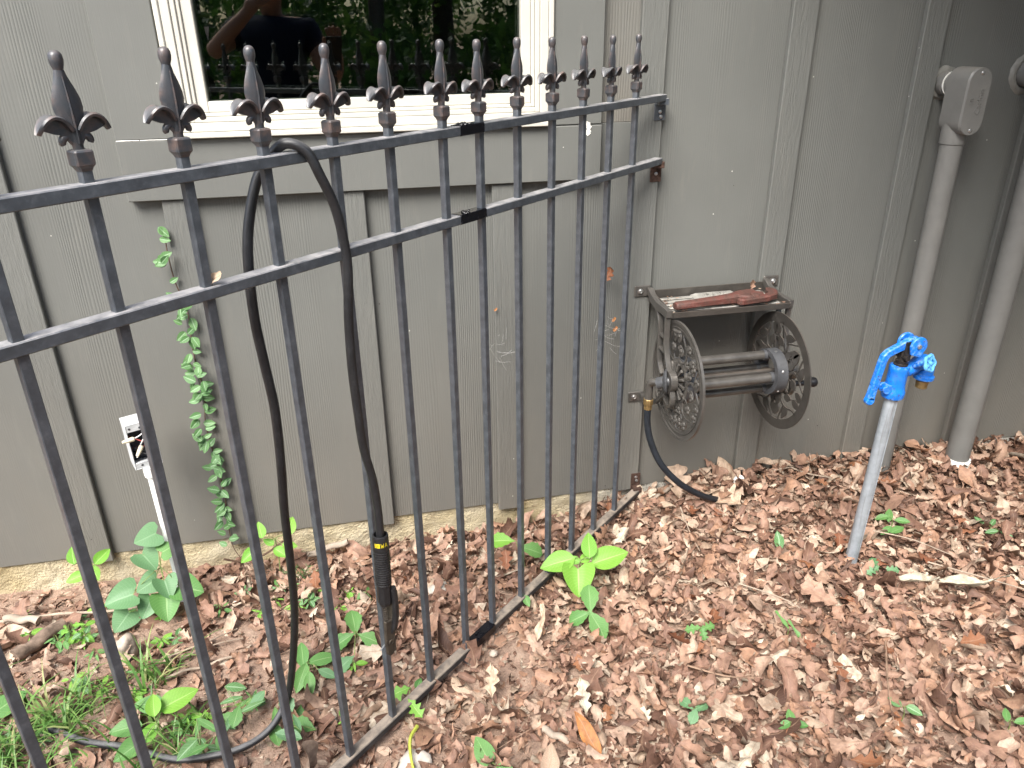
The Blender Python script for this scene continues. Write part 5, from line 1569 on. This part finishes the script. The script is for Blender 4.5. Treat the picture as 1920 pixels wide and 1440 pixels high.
# vine climbing the batten's left edge
vine = thing("climbing_vine", "slender green vine climbing the batten left of the welding cable", "vine", (-0.447, -0.03, -0.05))
vl = vine.location
vp = [(-0.40, -0.06, -0.07), (-0.44, -0.035, -0.02), (-0.446, -0.026, 0.06), (-0.440, -0.024, 0.167), (-0.446, -0.024, 0.291), (-0.452, -0.024, 0.40), (-0.440, -0.024, 0.49), (-0.446, -0.024, 0.61), (-0.440, -0.024, 0.734), (-0.455, -0.022, 0.80), (-0.460, -0.02, 0.87), (-0.458, -0.02, 0.945)]
vpp = smooth_path(vp, 6)
MB().tube([p - vl for p in vpp], 0.0015, 6).build("stem", M_brownstem, vine, smooth=True)
MB().tube([p - vl for p in smooth_path([(-0.30, -0.03, -0.015), (-0.36, -0.045, -0.045), (-0.42, -0.05, -0.055), (-0.47, -0.06, -0.03)], 5)], 0.003, 6).build("stem", M_brownstem, vine, smooth=True)
nv = 0
for i, p in enumerate(vpp):
    for q in range(4):
        zz = p.z
        dens = 1.0
        if 0.755 < zz < 0.80: dens = 0.15
        if zz > 0.80: dens = 0.24
        if 0.43 < zz < 0.47 or 0.225 < zz < 0.255: dens = 0.2
        if zz < 0.02: dens = 0.0
        if random.random() > dens * 0.66: continue
        sx = random.choice((-1, 1))
        spread = 0.021 if zz < 0.76 else 0.012
        L = random.uniform(0.022, 0.036)
        pos = (p.x + sx * random.uniform(0.006, spread) - (0.004 if zz < .76 else 0.008), -0.030 - random.uniform(0.0, 0.024), p.z + random.uniform(-0.014, 0.014))
        phi = (random.uniform(-95, 50) if sx > 0 else random.uniform(130, 275))
        M, root = leaf_frame(pos, phi, 0.92, random.uniform(-0.9, 0.9), L)
        leafobj(vine, 'ovate', M_vine, M, L, 10 + nv % 3)
        nv += 1

# grass at the bottom left
def grass():
    Vv = []; Ff = []; Uu = []
    tufts = [(-0.84 + random.gauss(0, 0.15), -0.62 + random.gauss(0, 0.085)) for _ in range(40)] + [(-0.62 + random.gauss(0, 0.06), -0.47 + random.gauss(0, 0.04)) for _ in range(6)] + [(random.uniform(-1.1, -0.45), random.uniform(-0.95, -0.62)) for _ in range(24)]
    for (tx, ty) in tufts:
        for b in range(random.randint(6, 13)):
            x = tx + random.gauss(0, 0.015); y = ty + random.gauss(0, 0.015)
            a = random.uniform(0, 6.28); L = random.uniform(0.04, 0.125); w = random.uniform(0.0014, 0.0034)
            lean = random.uniform(0.4, 1.25)
            d = Vector((math.cos(a), math.sin(a), 0)); e = Vector((-d.y, d.x, 0))
            z0 = ground_z(x, y) - 0.004
            o0 = len(Vv)
            n = 5
            for i in range(n + 1):
                t = i / n
                ang = lean * t * 1.2
                c0 = Vector((x, y, z0)) + d * L * (math.sin(ang) * t) + Vector((0, 0, L * t * math.cos(ang * 0.85)))
                ww = w * (1 - t ** 2.2) + 0.0002
                Vv += [c0 - e * ww, c0 + e * ww]; Uu += [(0.3, t), (0.7, t)]
            for i in range(n): Ff.append((o0 + 2 * i, o0 + 2 * i + 1, o0 + 2 * i + 3, o0 + 2 * i + 2))
    return mesh_np("grass", np.array([tuple(v) for v in Vv]), np.array(Ff), np.array(Uu))
def mat_grass():
    m = NT("grass_mixed")
    g = m.n.new("ShaderNodeNewGeometry")
    c = m.ramp(g.outputs["Random Per Island"], [(0.0, (0.06, 0.15, 0.03)), (0.5, (0.12, 0.245, 0.052)), (0.85, (0.20, 0.33, 0.09)), (1.0, (0.36, 0.35, 0.16))])
    m.set(c, 0.45, 0, 0.4)
    tl = m.n.new("ShaderNodeBsdfTranslucent"); m.link(c, tl.inputs[0])
    mx = m.n.new("ShaderNodeMixShader"); mx.inputs[0].default_value = 0.3
    m.link(m.b.outputs[0], mx.inputs[1]); m.link(tl.outputs[0], mx.inputs[2]); m.link(mx.outputs[0], m.out.inputs[0])
    return m.m
o = obj("grass", grass(), mat_grass())
tag(o, "tufts of green grass growing at the bottom left", None, kind="stuff")

# ------------------------------------------------------------------ odd things lying about
M_stone = mat_simple("pale_stone", (0.38, 0.32, 0.26), 0.85, 0, 0.2, 30, 0.3, 0.8, 90)
M_whitest = mat_simple("white_quartz", (0.46, 0.42, 0.36), 0.75, 0, 0.3, 30, 0.15, 0.6, 90)
M_bark = mat_simple("grey_bark", (0.17, 0.125, 0.095), 0.9, 0, 0.15, 50, 0.5, 1.0, 70)
M_wood = mat_simple("bleached_wood", (0.31, 0.255, 0.20), 0.8, 0, 0.2, 30, 0.25, 0.7, 100)
def rock(name, label, cat, loc, size, mat, rot=(0, 0, 0), seed=1, rough=0.25):
    bm = bmesh.new(); bmesh.ops.create_icosphere(bm, subdivisions=3, radius=1)
    for v in bm.verts:
        k = 1 + rough * noise.noise(v.co * 1.6 + Vector((seed, 0, 0))) + rough * 0.4 * noise.noise(v.co * 5 + Vector((0, seed, 0)))
        v.co = Vector((v.co.x * size[0] * k, v.co.y * size[1] * k, v.co.z * size[2] * k))
    for f_ in bm.faces: f_.smooth = True
    me = bpy.data.meshes.new(name); bm.to_mesh(me); bm.free()
    o = obj(name, me, mat, None, loc); o.rotation_euler = rot
    return tag(o, label, cat)
rock("stump_chunk", "pale weathered block standing in a hollow behind the fence", "stump", (-0.675, -0.37, -0.055), (0.034, 0.028, 0.062), M_stone, (0.35, 0.1, 0.3), 3, 0.35)
rock("white_rock", "rough white rock at the bottom edge beside a yellow green stem", "rock", (0.018, -0.862, -0.042), (0.038, 0.030, 0.020), M_whitest, (0, 0, 0.4), 5, 0.4)
rock("pale_rock", "pale rock among the leaves behind the fence right of the electrode holder", "rock", (0.135, -0.32, -0.045), (0.034, 0.024, 0.020), M_whitest, (0, 0, 0.8), 9, 0.4)
rock("rail_pebble", "small grey pebble under the fresh black splice of the bottom rail", "pebble", (0.235, -0.618, -0.018), (0.010, 0.009, 0.008), M_stone, (0, 0, 0), 4, 0.3)
# log and bark pieces
def log(name, label, p0, p1, r, mat, seed):
    p0, p1 = Vector(p0), Vector(p1)
    t = (p0 + p1) / 2
    n = 9
    pts = [p0.lerp(p1, i / (n - 1)) - t + Vector((0, 0, 0.004 * math.sin(i * 1.3 + seed))) for i in range(n)]
    mb = MB().tube(pts, [r * (0.85 + 0.25 * noise.noise(Vector((i * 0.7, seed, 0)))) for i in range(n)], 14)
    mb.v = [tuple(Vector(v) * (1 + 0.05 * noise.noise(Vector(v) * 60))) for v in mb.v]
    o = mb.build(name, mat, None, smooth=True, loc=t)
    return tag(o, label, "wood")
log("bark_log", "short dark piece of log lying on the soil at the left edge", (-0.94, -0.335, -0.045), (-0.855, -0.235, -0.040), 0.020, M_bark, 1)
log("wood_offcut", "bleached wood offcut leaning at the foundation right of the cable", (-0.235, -0.05, -0.065), (-0.11, -0.045, -0.035), 0.011, M_wood, 2)
log("wood_splinter", "pale wood splinter leaning by the wall bracket at the fence foot", (0.835, -0.10, -0.010), (0.945, -0.045, 0.012), 0.0065, M_wood, 3)
log("fallen_stick", "thin brown stick on the soil behind the fence at the left", (-1.05, -0.16, -0.06), (-0.62, -0.20, -0.055), 0.0045, M_paletwig, 4)
log("fallen_stick", "pale stick lying across the soil below the heart leaved seedling", (-0.55, -0.50, -0.036), (-0.40, -0.47, -0.034), 0.0040, M_paletwig, 5)
log("wood_chip", "grey wood chip on the soil at the far left under the foundation", (-1.02, -0.17, -0.048), (-0.93, -0.20, -0.045), 0.012, M_wood, 6)
log("wood_chip", "light grey wood chip lying near the bottom centre of the litter", (0.30, -0.86, -0.02), (0.345, -0.905, -0.018), 0.009, M_wood, 7)
log("wood_chip", "brown wood chip beside the muddy rail left of the last pickets", (-0.10, -0.74, -0.035), (-0.045, -0.70, -0.03), 0.009, M_twig, 8)
# branching twig near the wall
def twig(name, label, paths, r, mat):
    base = Vector(paths[0][0])
    mb = MB()
    for p in paths:
        q = smooth_path([Vector(v) - base for v in p], 4)
        mb.tube(q, [r * (1 - 0.5 * i / len(q)) for i in range(len(q))], 6)
    o = mb.build(name, mat, None, smooth=True, loc=base)
    return tag(o, label, "twig")
h_ = 0.03
twig("forked_twig", "forked pale twig on the leaves left of the hydrant near the wall", [[(1.30, -0.060, h_), (1.36, -0.062, h_ + .006), (1.42, -0.052, h_ + .004), (1.50, -0.02, h_ + .01)], [(1.36, -0.062, h_ + .006), (1.40, -0.105, h_), (1.47, -0.135, h_ - .008)]], 0.0034, M_paletwig)
twig("thin_twig", "straight thin twig at the lower right of the litter", [[(0.94, -0.52, -0.01), (1.02, -0.60, -0.008), (1.06, -0.66, -0.012)]], 0.0022, M_paletwig)
twig("thin_twig", "pale straight twig pointing at the right edge", [[(1.50, -0.56, -0.005), (1.62, -0.68, 0.0), (1.72, -0.77, -0.004)]], 0.0026, M_paletwig)
twig("thin_twig", "curved brown twig in the middle of the lower litter", [[(0.68, -0.765, -0.012), (0.75, -0.82, -0.006), (0.83, -0.84, -0.012)]], 0.0026, M_twig)
twig("thin_twig", "thin twig right of the hydrant foot", [[(1.44, -0.40, 0.0), (1.52, -0.47, 0.004), (1.58, -0.55, 0.0)]], 0.0022, M_paletwig)
twig("upright_twig", "thin pale twig standing among leaves below the black hose", [[(0.915, -0.18, 0.02), (0.905, -0.28, -0.005), (0.90, -0.36, -0.012)]], 0.0018, M_paletwig)
twig("thin_twig", "dark twig near the right end of the lower litter", [[(1.19, -0.80, -0.01), (1.10, -0.93, -0.005), (1.05, -1.02, -0.012)]], 0.0026, M_twig)
twig("thin_twig", "long brown twig left of the electrode holder behind the fence", [[(-0.06, -0.14, -0.05), (0.02, -0.12, -0.03), (0.09, -0.07, -0.02)]], 0.003, M_twig)
twig("thin_twig", "pair of dry stalks on the soil beside the vine foot", [[(-0.56, -0.42, -0.045), (-0.46, -0.40, -0.03), (-0.40, -0.36, -0.04)], [(-0.56, -0.45, -0.045), (-0.45, -0.42, -0.03), (-0.38, -0.40, -0.04)]], 0.0024, M_paletwig)
M_ystem = mat_simple("yellow_green_stem", (0.36, 0.40, 0.06), 0.5)
twig("yellow_stem", "curved yellow green plant stem at the bottom edge by the white rock", [[(0.030, -0.80, -0.01), (0.012, -0.835, -0.005), (0.010, -0.88, -0.012), (0.016, -0.92, -0.02)]], 0.0045, M_ystem)
# leaves that stand out
def lone_leaf(name, label, kind, mat, pos, phi, L, face, seed, curl=1.5, bend=0.5, crumple=0.03, twist=0.3, aspect=None, n=14):
    me = leaf_mesh(name, kind, L, n=n, m=7, curl=curl, bend=bend, crumple=crumple, twist=twist, fold=0.15, seed=seed, aspect=aspect)
    M, r = leaf_frame(pos, phi, face, 0, L)
    o = obj(name, me, mat, None, None, M)
    return tag(o, label, "leaf")
lone_leaf("bleached_leaf", "long bleached grey green curled leaf strip at the right", 'strip', M_greyleaf, (1.535, -0.690, 0.008), -34, 0.165, 0.35, 21, 11, 0.5, 0.06, 1.2, 1.3)
lone_leaf("bleached_leaf", "short bleached curled leaf left of the long bleached strip", 'ellip', M_greyleaf, (1.395, -0.655, 0.010), -50, 0.105, 0.35, 22, 7, 0.9, 0.04, 0.8, 0.9)
lone_leaf("orange_leaf", "bright orange brown leaf standing at the bottom edge", 'ellip', M_orangeleaf, (0.385, -0.912, 0.0), 105, 0.105, 0.5, 23, 2.2, 0.5, 0.02, 0.5, 0.7)
lone_leaf("maple_leaf", "large tan lobed leaf leaning on the wall beside the fence foot", 'redoak', M_tanleaf, (0.962, -0.055, 0.028), 75, 0.115, 0.55, 24, 1.2, 0.4, 0.03, 0.3, 1.2)
lone_leaf("tan_leaf", "tan lobed leaf spread below the end of the black hose", 'oak', M_tanleaf, (1.075, -0.165, 0.012), -60, 0.12, 0.4, 25, 1.4, 0.5, 0.03, 0.3, 1.3)
lone_leaf("curled_tan_leaf", "upright rolled tan leaf against the siding beside the hose end", 'ovate', M_tanleaf, (1.132, -0.035, 0.040), 95, 0.095, 0.7, 26, 3.5, 0.5, 0.03, 0.4, 1.0)
lone_leaf("white_chip", "white papery chip by the end of the black hose", 'frag', M_caulk, (1.165, -0.060, 0.018), -65, 0.075, 0.55, 27, 0.5, 0.2, 0.01, 0.1, 0.9, 6)
lone_leaf("pale_leaf", "pale yellow curled leaf on the bare soil in front of the splice", 'strip', M_tanleaf, (0.372, -0.560, -0.004), 60, 0.095, 0.35, 28, 8, 0.6, 0.05, 0.8, 1.3)
lone_leaf("pale_leaf", "cream forked oak leaf near the bottom centre", 'oak', M_greyleaf, (0.405, -0.815, 0.002), 80, 0.082, 0.35, 29, 3.5, 0.6, 0.06, 0.6, 0.85)
lone_leaf("pale_leaf", "cream crumpled leaf below the muddy rail", 'oak', M_tanleaf, (0.215, -0.72, -0.004), 70, 0.080, 0.35, 30, 3.5, 0.7, 0.07, 0.8, 0.85)
lone_leaf("star_leaf", "dark reddish star lobed oak leaf on the bare soil patch", 'redoak', M_brownleaf, (1.115, -0.625, 0.002), 130, 0.10, 0.35, 31, 0.6, 0.2, 0.02, 0.2, 1.0)
lone_leaf("green_fallen_leaf", "fallen dark green leaf lying left of the hydrant pipe", 'ellip', M_vine, (1.13, -0.395, 0.01), 75, 0.06, 0.5, 32, 1.0, 0.3, 0.02, 0.2, 1.0)
lone_leaf("wall_leaf", "dry brown leaf caught in web on the siding between the last pickets", 'redoak', M_redleaf, (0.700, -0.030, 0.745), 60, 0.045, 0.9, 33, 2.0, 0.8, 0.05, 0.5, 1.2)
for (p, L, lab) in (((0.722, -0.028, 0.605), 0.016, "upper tiny orange leaf crumb stuck to the siding by the last picket"), ((0.728, -0.028, 0.575), 0.018, "lower tiny tan leaf crumb stuck to the siding by the last picket"), ((0.37, -0.027, 0.665), 0.012, "tiny tan crumb on the batten behind the eighth finial's picket")):
    lone_leaf("leaf_crumb", lab, 'frag', M_orangeleaf, p, 40, L, 0.95, 40, 2, 0.5, 0.04, 0.2, 1.0, 5)
lone_leaf("rail_leaf", "crumpled pale leaf bit resting on the middle rail", 'frag', M_tanleaf, tuple(FL(1.353, 0.004, 1.056)), 20, 0.026, 0.6, 41, 3, 1, 0.08, 0.3, 1.0, 6)
# spider web threads between siding and fence
M_web = mat_simple("spider_silk", (0.75, 0.75, 0.73), 0.5)
web = thing("spider_web", "wisps of spider web stretched over the siding right of the pickets", "spider web", (0.70, -0.03, 0.56))
mb = MB()
for k in range(16):
    a = Vector((random.uniform(-0.03, 0.03), -0.001, random.uniform(-0.05, 0.06))); b = a + Vector((random.uniform(-0.04, 0.05), random.uniform(-0.012, 0), random.uniform(-0.045, 0.03)))
    mb.tube([a, (a + b) / 2 + Vector((0, 0, -0.003)), b], 0.00016, 3, False)
mb.build("strand", M_web, web)
web2 = thing("spider_web", "faint web strands on the batten in the middle of the wall", "spider web", (0.38, -0.025, 0.56))
mb = MB()
for k in range(12):
    a = Vector((random.uniform(-0.03, 0.03), -0.001, random.uniform(-0.06, 0.05))); b = a + Vector((random.uniform(-0.05, 0.05), random.uniform(-0.006, 0), random.uniform(-0.05, 0.02)))
    mb.tube([a, (a + b) / 2 + Vector((0, 0, -0.003)), b], 0.00014, 3, False)
mb.build("strand", M_web, web2)

# ------------------------------------------------------------------ woodland behind the viewer (what the window mirrors)
def mat_forest():
    m = NT("forest_leaf")
    g = m.n.new("ShaderNodeNewGeometry")
    c = m.ramp(g.outputs["Random Per Island"], [(0.0, (0.022, 0.058, 0.014)), (0.5, (0.058, 0.13, 0.027)), (0.9, (0.105, 0.20, 0.036)), (1.0, (0.15, 0.24, 0.05))])
    m.set(c, 0.5, 0, 0.3)
    tl = m.n.new("ShaderNodeBsdfTranslucent"); m.link(c, tl.inputs[0])
    mx = m.n.new("ShaderNodeMixShader"); mx.inputs[0].default_value = 0.4
    m.link(m.b.outputs[0], mx.inputs[1]); m.link(tl.outputs[0], mx.inputs[2]); m.link(mx.outputs[0], m.out.inputs[0])
    return m.m
M_forest = mat_forest()
M_trunk = mat_simple("forest_bark", (0.085, 0.065, 0.05), 0.9, 0, 0.2, 8, 0.4, 0.8, 25)
def leaf_cloud(name, centres, per, size, rngl):
    """many small leaf quads gathered in clumps"""
    C_ = np.repeat(np.array(centres), per, axis=0)
    K = len(C_)
    rad = C_[:, 3:4]
    d = rngl.normal(0, 1, (K, 3)); d /= np.linalg.norm(d, axis=1, keepdims=True)
    P = C_[:, :3] + d * rad * rngl.random((K, 1)) ** 0.45 * np.array([1, 1, 0.7])
    a = rngl.normal(0, 1, (K, 3)); a[:, 2] -= 0.3; a /= np.linalg.norm(a, axis=1, keepdims=True)
    b = rngl.normal(0, 1, (K, 3)); b -= a * (a * b).sum(1, keepdims=True); b /= np.linalg.norm(b, axis=1, keepdims=True)
    L = (size * rngl.uniform(0.6, 1.4, (K, 1)))
    V = np.stack([P - a * L * 0.5, P + b * L * 0.26, P + a * L * 0.5, P - b * L * 0.26], 1).reshape(-1, 3)
    F = np.arange(K * 4).reshape(-1, 4)
    return mesh_np(name, V, F, None, False)
rngf = np.random.default_rng(5)
cs = []
for k in range(620):
    x = random.uniform(-10, 9); y = random.uniform(-13.5, -6.0)
    cs.append((x, y, ground_z(x, y) + random.uniform(0.1, 1.6 + 0.35 * (-6 - y)) * random.random() ** 0.4, random.uniform(0.3, 0.75)))
o = obj("undergrowth", leaf_cloud("undergrowth", cs, 95, 0.15, rngf), M_forest)
tag(o, "dense green woodland undergrowth mirrored in the window", None, kind="stuff")
tl_ = "tall woodland tree mirrored dimly in the window glass"
for k, (x, y) in enumerate([(-5.4, -8.2), (-3.9, -10.4), (-2.7, -7.4), (-1.7, -9.4), (-0.7, -11.2), (0.5, -8.3), (1.6, -10.1), (2.7, -7.6), (3.9, -9.6), (5.5, -8.6)]):
    g0 = ground_z(x, y)
    h = random.uniform(6.5, 9.0); r = random.uniform(0.09, 0.17)
    t = thing("woodland_tree", tl_, "tree", (x, y, g0), random.uniform(0, 6), "woodland trees behind the viewer")
    mb = MB().tube(smooth_path([(0, 0, -0.2), (0.05, 0.03, h * 0.3), (-0.06, 0.08, h * 0.6), (0.04, 0, h)], 4), [r * 1.25] + [r * (1 - 0.75 * i / 12) for i in range(12)], 10)
    cr = []
    for b in range(9):
        zb = h * random.uniform(0.35, 0.95); a = random.uniform(0, 6.28); L = random.uniform(0.9, 2.0)
        e = Vector((math.cos(a) * L, math.sin(a) * L, zb + L * 0.45))
        mb.tube([(0, 0, zb), (e.x * 0.5, e.y * 0.5, zb + L * 0.3), e], [r * 0.35, r * 0.22, 0.012], 6)
        cr.append((e.x, e.y, e.z, random.uniform(0.6, 1.0))); cr.append((e.x * 0.6, e.y * 0.6, e.z - 0.1, random.uniform(0.5, 0.8)))
    mb.build("trunk", M_trunk, t, smooth=True)
    obj("crown", leaf_cloud("crown", cr, 90, 0.20, rngf), M_forest, t)

# ------------------------------------------------------------------ the person holding the camera (seen only in the glass)
M_skin = mat_simple("skin", (0.36, 0.19, 0.125), 0.5, 0, 0.4, 30, 0.08)
M_navy = mat_simple("navy_cloth", (0.010, 0.013, 0.026), 0.85, 0, 0.2, 60, 0.2, 0.4, 300)
M_hair = mat_simple("dark_hair", (0.02, 0.014, 0.010), 0.6, 0, 0.3)
M_shoe = mat_simple("grey_shoe", (0.12, 0.12, 0.12), 0.7)
GX, GY = -0.31, -2.52
def skin_obj(name, joints, edges, root, mat, parent, sub=2):
    me = bpy.data.meshes.new(name)
    me.from_pydata([Vector(p) - parent.location if parent else Vector(p) for p, r in joints], edges, [])
    o = bpy.data.objects.new(name, me); COL.objects.link(o)
    me.materials.append(mat)
    md = o.modifiers.new("skin", 'SKIN'); md.use_smooth_shade = True
    for i, (p, r) in enumerate(joints):
        sv = me.skin_vertices[0].data[i]
        sv.radius = (r, r) if not isinstance(r, tuple) else r
        sv.use_root = (i == root)
    sb = o.modifiers.new("subdivision", 'SUBSURF'); sb.levels = sub; sb.render_levels = sub
    if parent: o.parent = parent
    return o
per = thing("person", "person in a navy shirt holding a phone mirrored faintly in the window", "person", (GX, GY, -0.03))
J = []; EJ = []
def ch(pts, start=None):
    """append a chain of joints, return index of last"""
    last = start
    for p, r in pts:
        J.append((p, r)); i = len(J) - 1
        if last is not None: EJ.append((last, i))
        last = i
    return last
pel = ch([((GX, GY, 0.92), 0.135)])
che = ch([((GX, GY + 0.01, 1.08), 0.125), ((GX, GY + 0.01, 1.25), 0.145), ((GX, GY, 1.38), 0.13)], pel)
nk = ch([((GX, GY, 1.475), 0.058), ((GX, GY + 0.02, 1.53), 0.060), ((GX, GY + 0.045, 1.60), 0.088), ((GX, GY + 0.05, 1.67), 0.094), ((GX, GY + 0.03, 1.72), 0.070)], che)
def hand(wrist, palm_dir, palm_nrm, start, curl, thumb_side):
    w = Vector(wrist); d = Vector(palm_dir).normalized(); n = Vector(palm_nrm); n = (n - d * n.dot(d)).normalized(); s = d.cross(n)
    p1 = ch([(w + d * 0.045, 0.027), (w + d * 0.085, 0.024)], start)
    for k, (off, L) in enumerate(((-0.030, 0.068), (-0.010, 0.080), (0.010, 0.075), (0.029, 0.058))):
        b = w + d * 0.095 + s * off
        e1 = b + d * L * 0.45 * math.cos(curl * 0.5) + n * L * 0.45 * math.sin(curl * 0.5)
        e2 = e1 + d * L * 0.32 * math.cos(curl * 1.2) + n * L * 0.32 * math.sin(curl * 1.2)
        e3 = e2 + d * L * 0.25 * math.cos(curl * 1.8) + n * L * 0.25 * math.sin(curl * 1.8)
        ch([(b, 0.0095), (e1, 0.009), (e2, 0.0085), (e3, 0.0075)], p1)
    b = w + d * 0.035 + s * (-0.036 * thumb_side)
    ch([(b, 0.012), (b + d * 0.030 - s * 0.016 * thumb_side + n * 0.01, 0.0105), (b + d * 0.058 - s * 0.010 * thumb_side + n * 0.02, 0.009)], p1 - 1)
# left arm: elbow out, hand lifted; right arm: holding the phone out in front
la = ch([((GX - 0.17, GY, 1.405), 0.070), ((GX - 0.24, GY + 0.06, 1.36), 0.056), ((GX - 0.30, GY + 0.15, 1.31), 0.044), ((GX - 0.20, GY + 0.21, 1.40), 0.041), ((GX - 0.09, GY + 0.25, 1.49), 0.029)], che)
hand((GX - 0.09, GY + 0.25, 1.49), (0.75, 0.2, 0.62), (0.2, -0.9, 0.2), la, 0.5, 1)
ra = ch([((GX + 0.17, GY, 1.405), 0.070), ((GX + 0.23, GY + 0.05, 1.28), 0.056), ((GX + 0.28, GY + 0.12, 1.16), 0.044), ((GX + 0.31, GY + 0.26, 1.23), 0.040), ((GX + 0.315, GY + 0.375, 1.295), 0.029)], che)
hand((GX + 0.315, GY + 0.375, 1.295), (-0.05, 0.35, 0.9), (-0.2, 0.95, -0.3), ra, 0.75, -1)
for sx in (-1, 1):
    ch([((GX + sx * 0.095, GY, 0.84), 0.098), ((GX + sx * 0.11, GY + 0.01, 0.65), 0.080), ((GX + sx * 0.115, GY + 0.02, 0.46), 0.058), ((GX + sx * 0.12, GY, 0.28), 0.056), ((GX + sx * 0.12, GY - 0.01, 0.06), 0.038), ((GX + sx * 0.125, GY + 0.10, 0.02), 0.036), ((GX + sx * 0.13, GY + 0.17, 0.012), 0.028)], pel)
skin_obj("body", J, EJ, pel, M_skin, per)
# shirt and shorts
J, EJ = [], []
p0 = ch([((GX, GY, 0.90), 0.165)])
c0 = ch([((GX, GY + 0.01, 1.08), 0.158), ((GX, GY + 0.01, 1.25), 0.170), ((GX, GY, 1.385), 0.150)], p0)
ch([((GX, GY, 1.455), 0.080)], c0)
ch([((GX - 0.175, GY, 1.405), 0.088), ((GX - 0.24, GY + 0.06, 1.36), 0.078)], c0)
ch([((GX + 0.175, GY, 1.400), 0.088), ((GX + 0.225, GY + 0.05, 1.28), 0.078)], c0)
skin_obj("shirt", J, EJ, p0, M_navy, per)
J, EJ = [], []
p0 = ch([((GX, GY, 0.92), 0.160)])
for sx in (-1, 1): ch([((GX + sx * 0.10, GY, 0.82), 0.115), ((GX + sx * 0.115, GY + 0.01, 0.66), 0.102), ((GX + sx * 0.118, GY + 0.012, 0.54), 0.096)], p0)
skin_obj("shorts", J, EJ, p0, M_navy, per)
hc = Vector((GX, GY + 0.045, 1.655)) - per.location
# hair cap, eyes, nose, mouth, ears
bm = bmesh.new(); bmesh.ops.create_uvsphere(bm, u_segments=20, v_segments=12, radius=0.108)
bmesh.ops.delete(bm, geom=[v for v in bm.verts if v.co.z < 0.0 and v.co.y > -0.02 or v.co.z < -0.05 or (v.co.y > 0.06 and v.co.z < 0.045)], context='VERTS')
me = bpy.data.meshes.new("hair"); bm.to_mesh(me); bm.free()
obj("hair", me, M_hair, per, hc + Vector((0, -0.006, 0.012)))
mb = MB()
for sx in (-1, 1): mb.lathe([(0.002, 0.0), (0.010, 0.001), (0.008, 0.005), (0.001, 0.007)], 10, frame_M(hc + Vector((sx * 0.032, 0.083, 0.0)), (0, 1, 0)))
mb.build("eyes", M_hair, per, smooth=True)
mb = MB().tube([hc + Vector((0, 0.088, 0.005)), hc + Vector((0, 0.102, -0.02)), hc + Vector((0, 0.112, -0.035)), hc + Vector((0, 0.092, -0.042))], [0.007, 0.010, 0.014, 0.009], 8)
mb.build("nose", M_skin, per, smooth=True)
mb = MB().tube([hc + Vector((-0.024, 0.080, -0.066)), hc + Vector((0, 0.090, -0.068)), hc + Vector((0.024, 0.080, -0.066))], [0.003, 0.006, 0.003], 6)
mb.build("mouth", mat_simple("lips", (0.30, 0.11, 0.09), 0.5), per, smooth=True)
mb = MB()
for sx in (-1, 1): mb.tube([hc + Vector((sx * 0.094, 0.0, 0.02)), hc + Vector((sx * 0.104, -0.008, 0.0)), hc + Vector((sx * 0.096, 0.0, -0.03))], [0.010, 0.016, 0.008], 8)
mb.build("ears", M_skin, per, smooth=True)
mb = MB()
for sx in (-1, 1):
    q = Vector((GX + sx * 0.125, GY + 0.07, -0.03)) - per.location
    mb.tube([q + Vector((0, -0.12, 0.035)), q + Vector((0, -0.05, 0.045)), q + Vector((0, 0.06, 0.04)), q + Vector((0.005 * sx, 0.13, 0.03))], [0.032, 0.046, 0.045, 0.03], 12)
mb.build("shoes", M_shoe, per, smooth=True)
# white chest mark on the sleeve
mb = MB().prism([(-0.012, -0.03), (0.012, -0.03), (0.006, 0.0), (0.0, 0.035), (-0.008, 0.0)], 0, 0.002, frame_M(Vector((GX - 0.315, GY + 0.105, 1.40)) - per.location, (0.1, 1, 0.1), (1, 0, 0)))
mb.build("sleeve_mark", M_caulk, per)
# phone just behind the lens
ph = bpy.data.objects.new("phone", MB().box(-0.038, 0.038, -0.135, 0.015, 0.006, 0.014).mesh("phone", bevel=0.002)); COL.objects.link(ph)
ph.data.materials.append(M_blackplastic)
ph.matrix_world = cam.matrix_world
tag(ph, "black phone held up by the mirrored person", "phone")
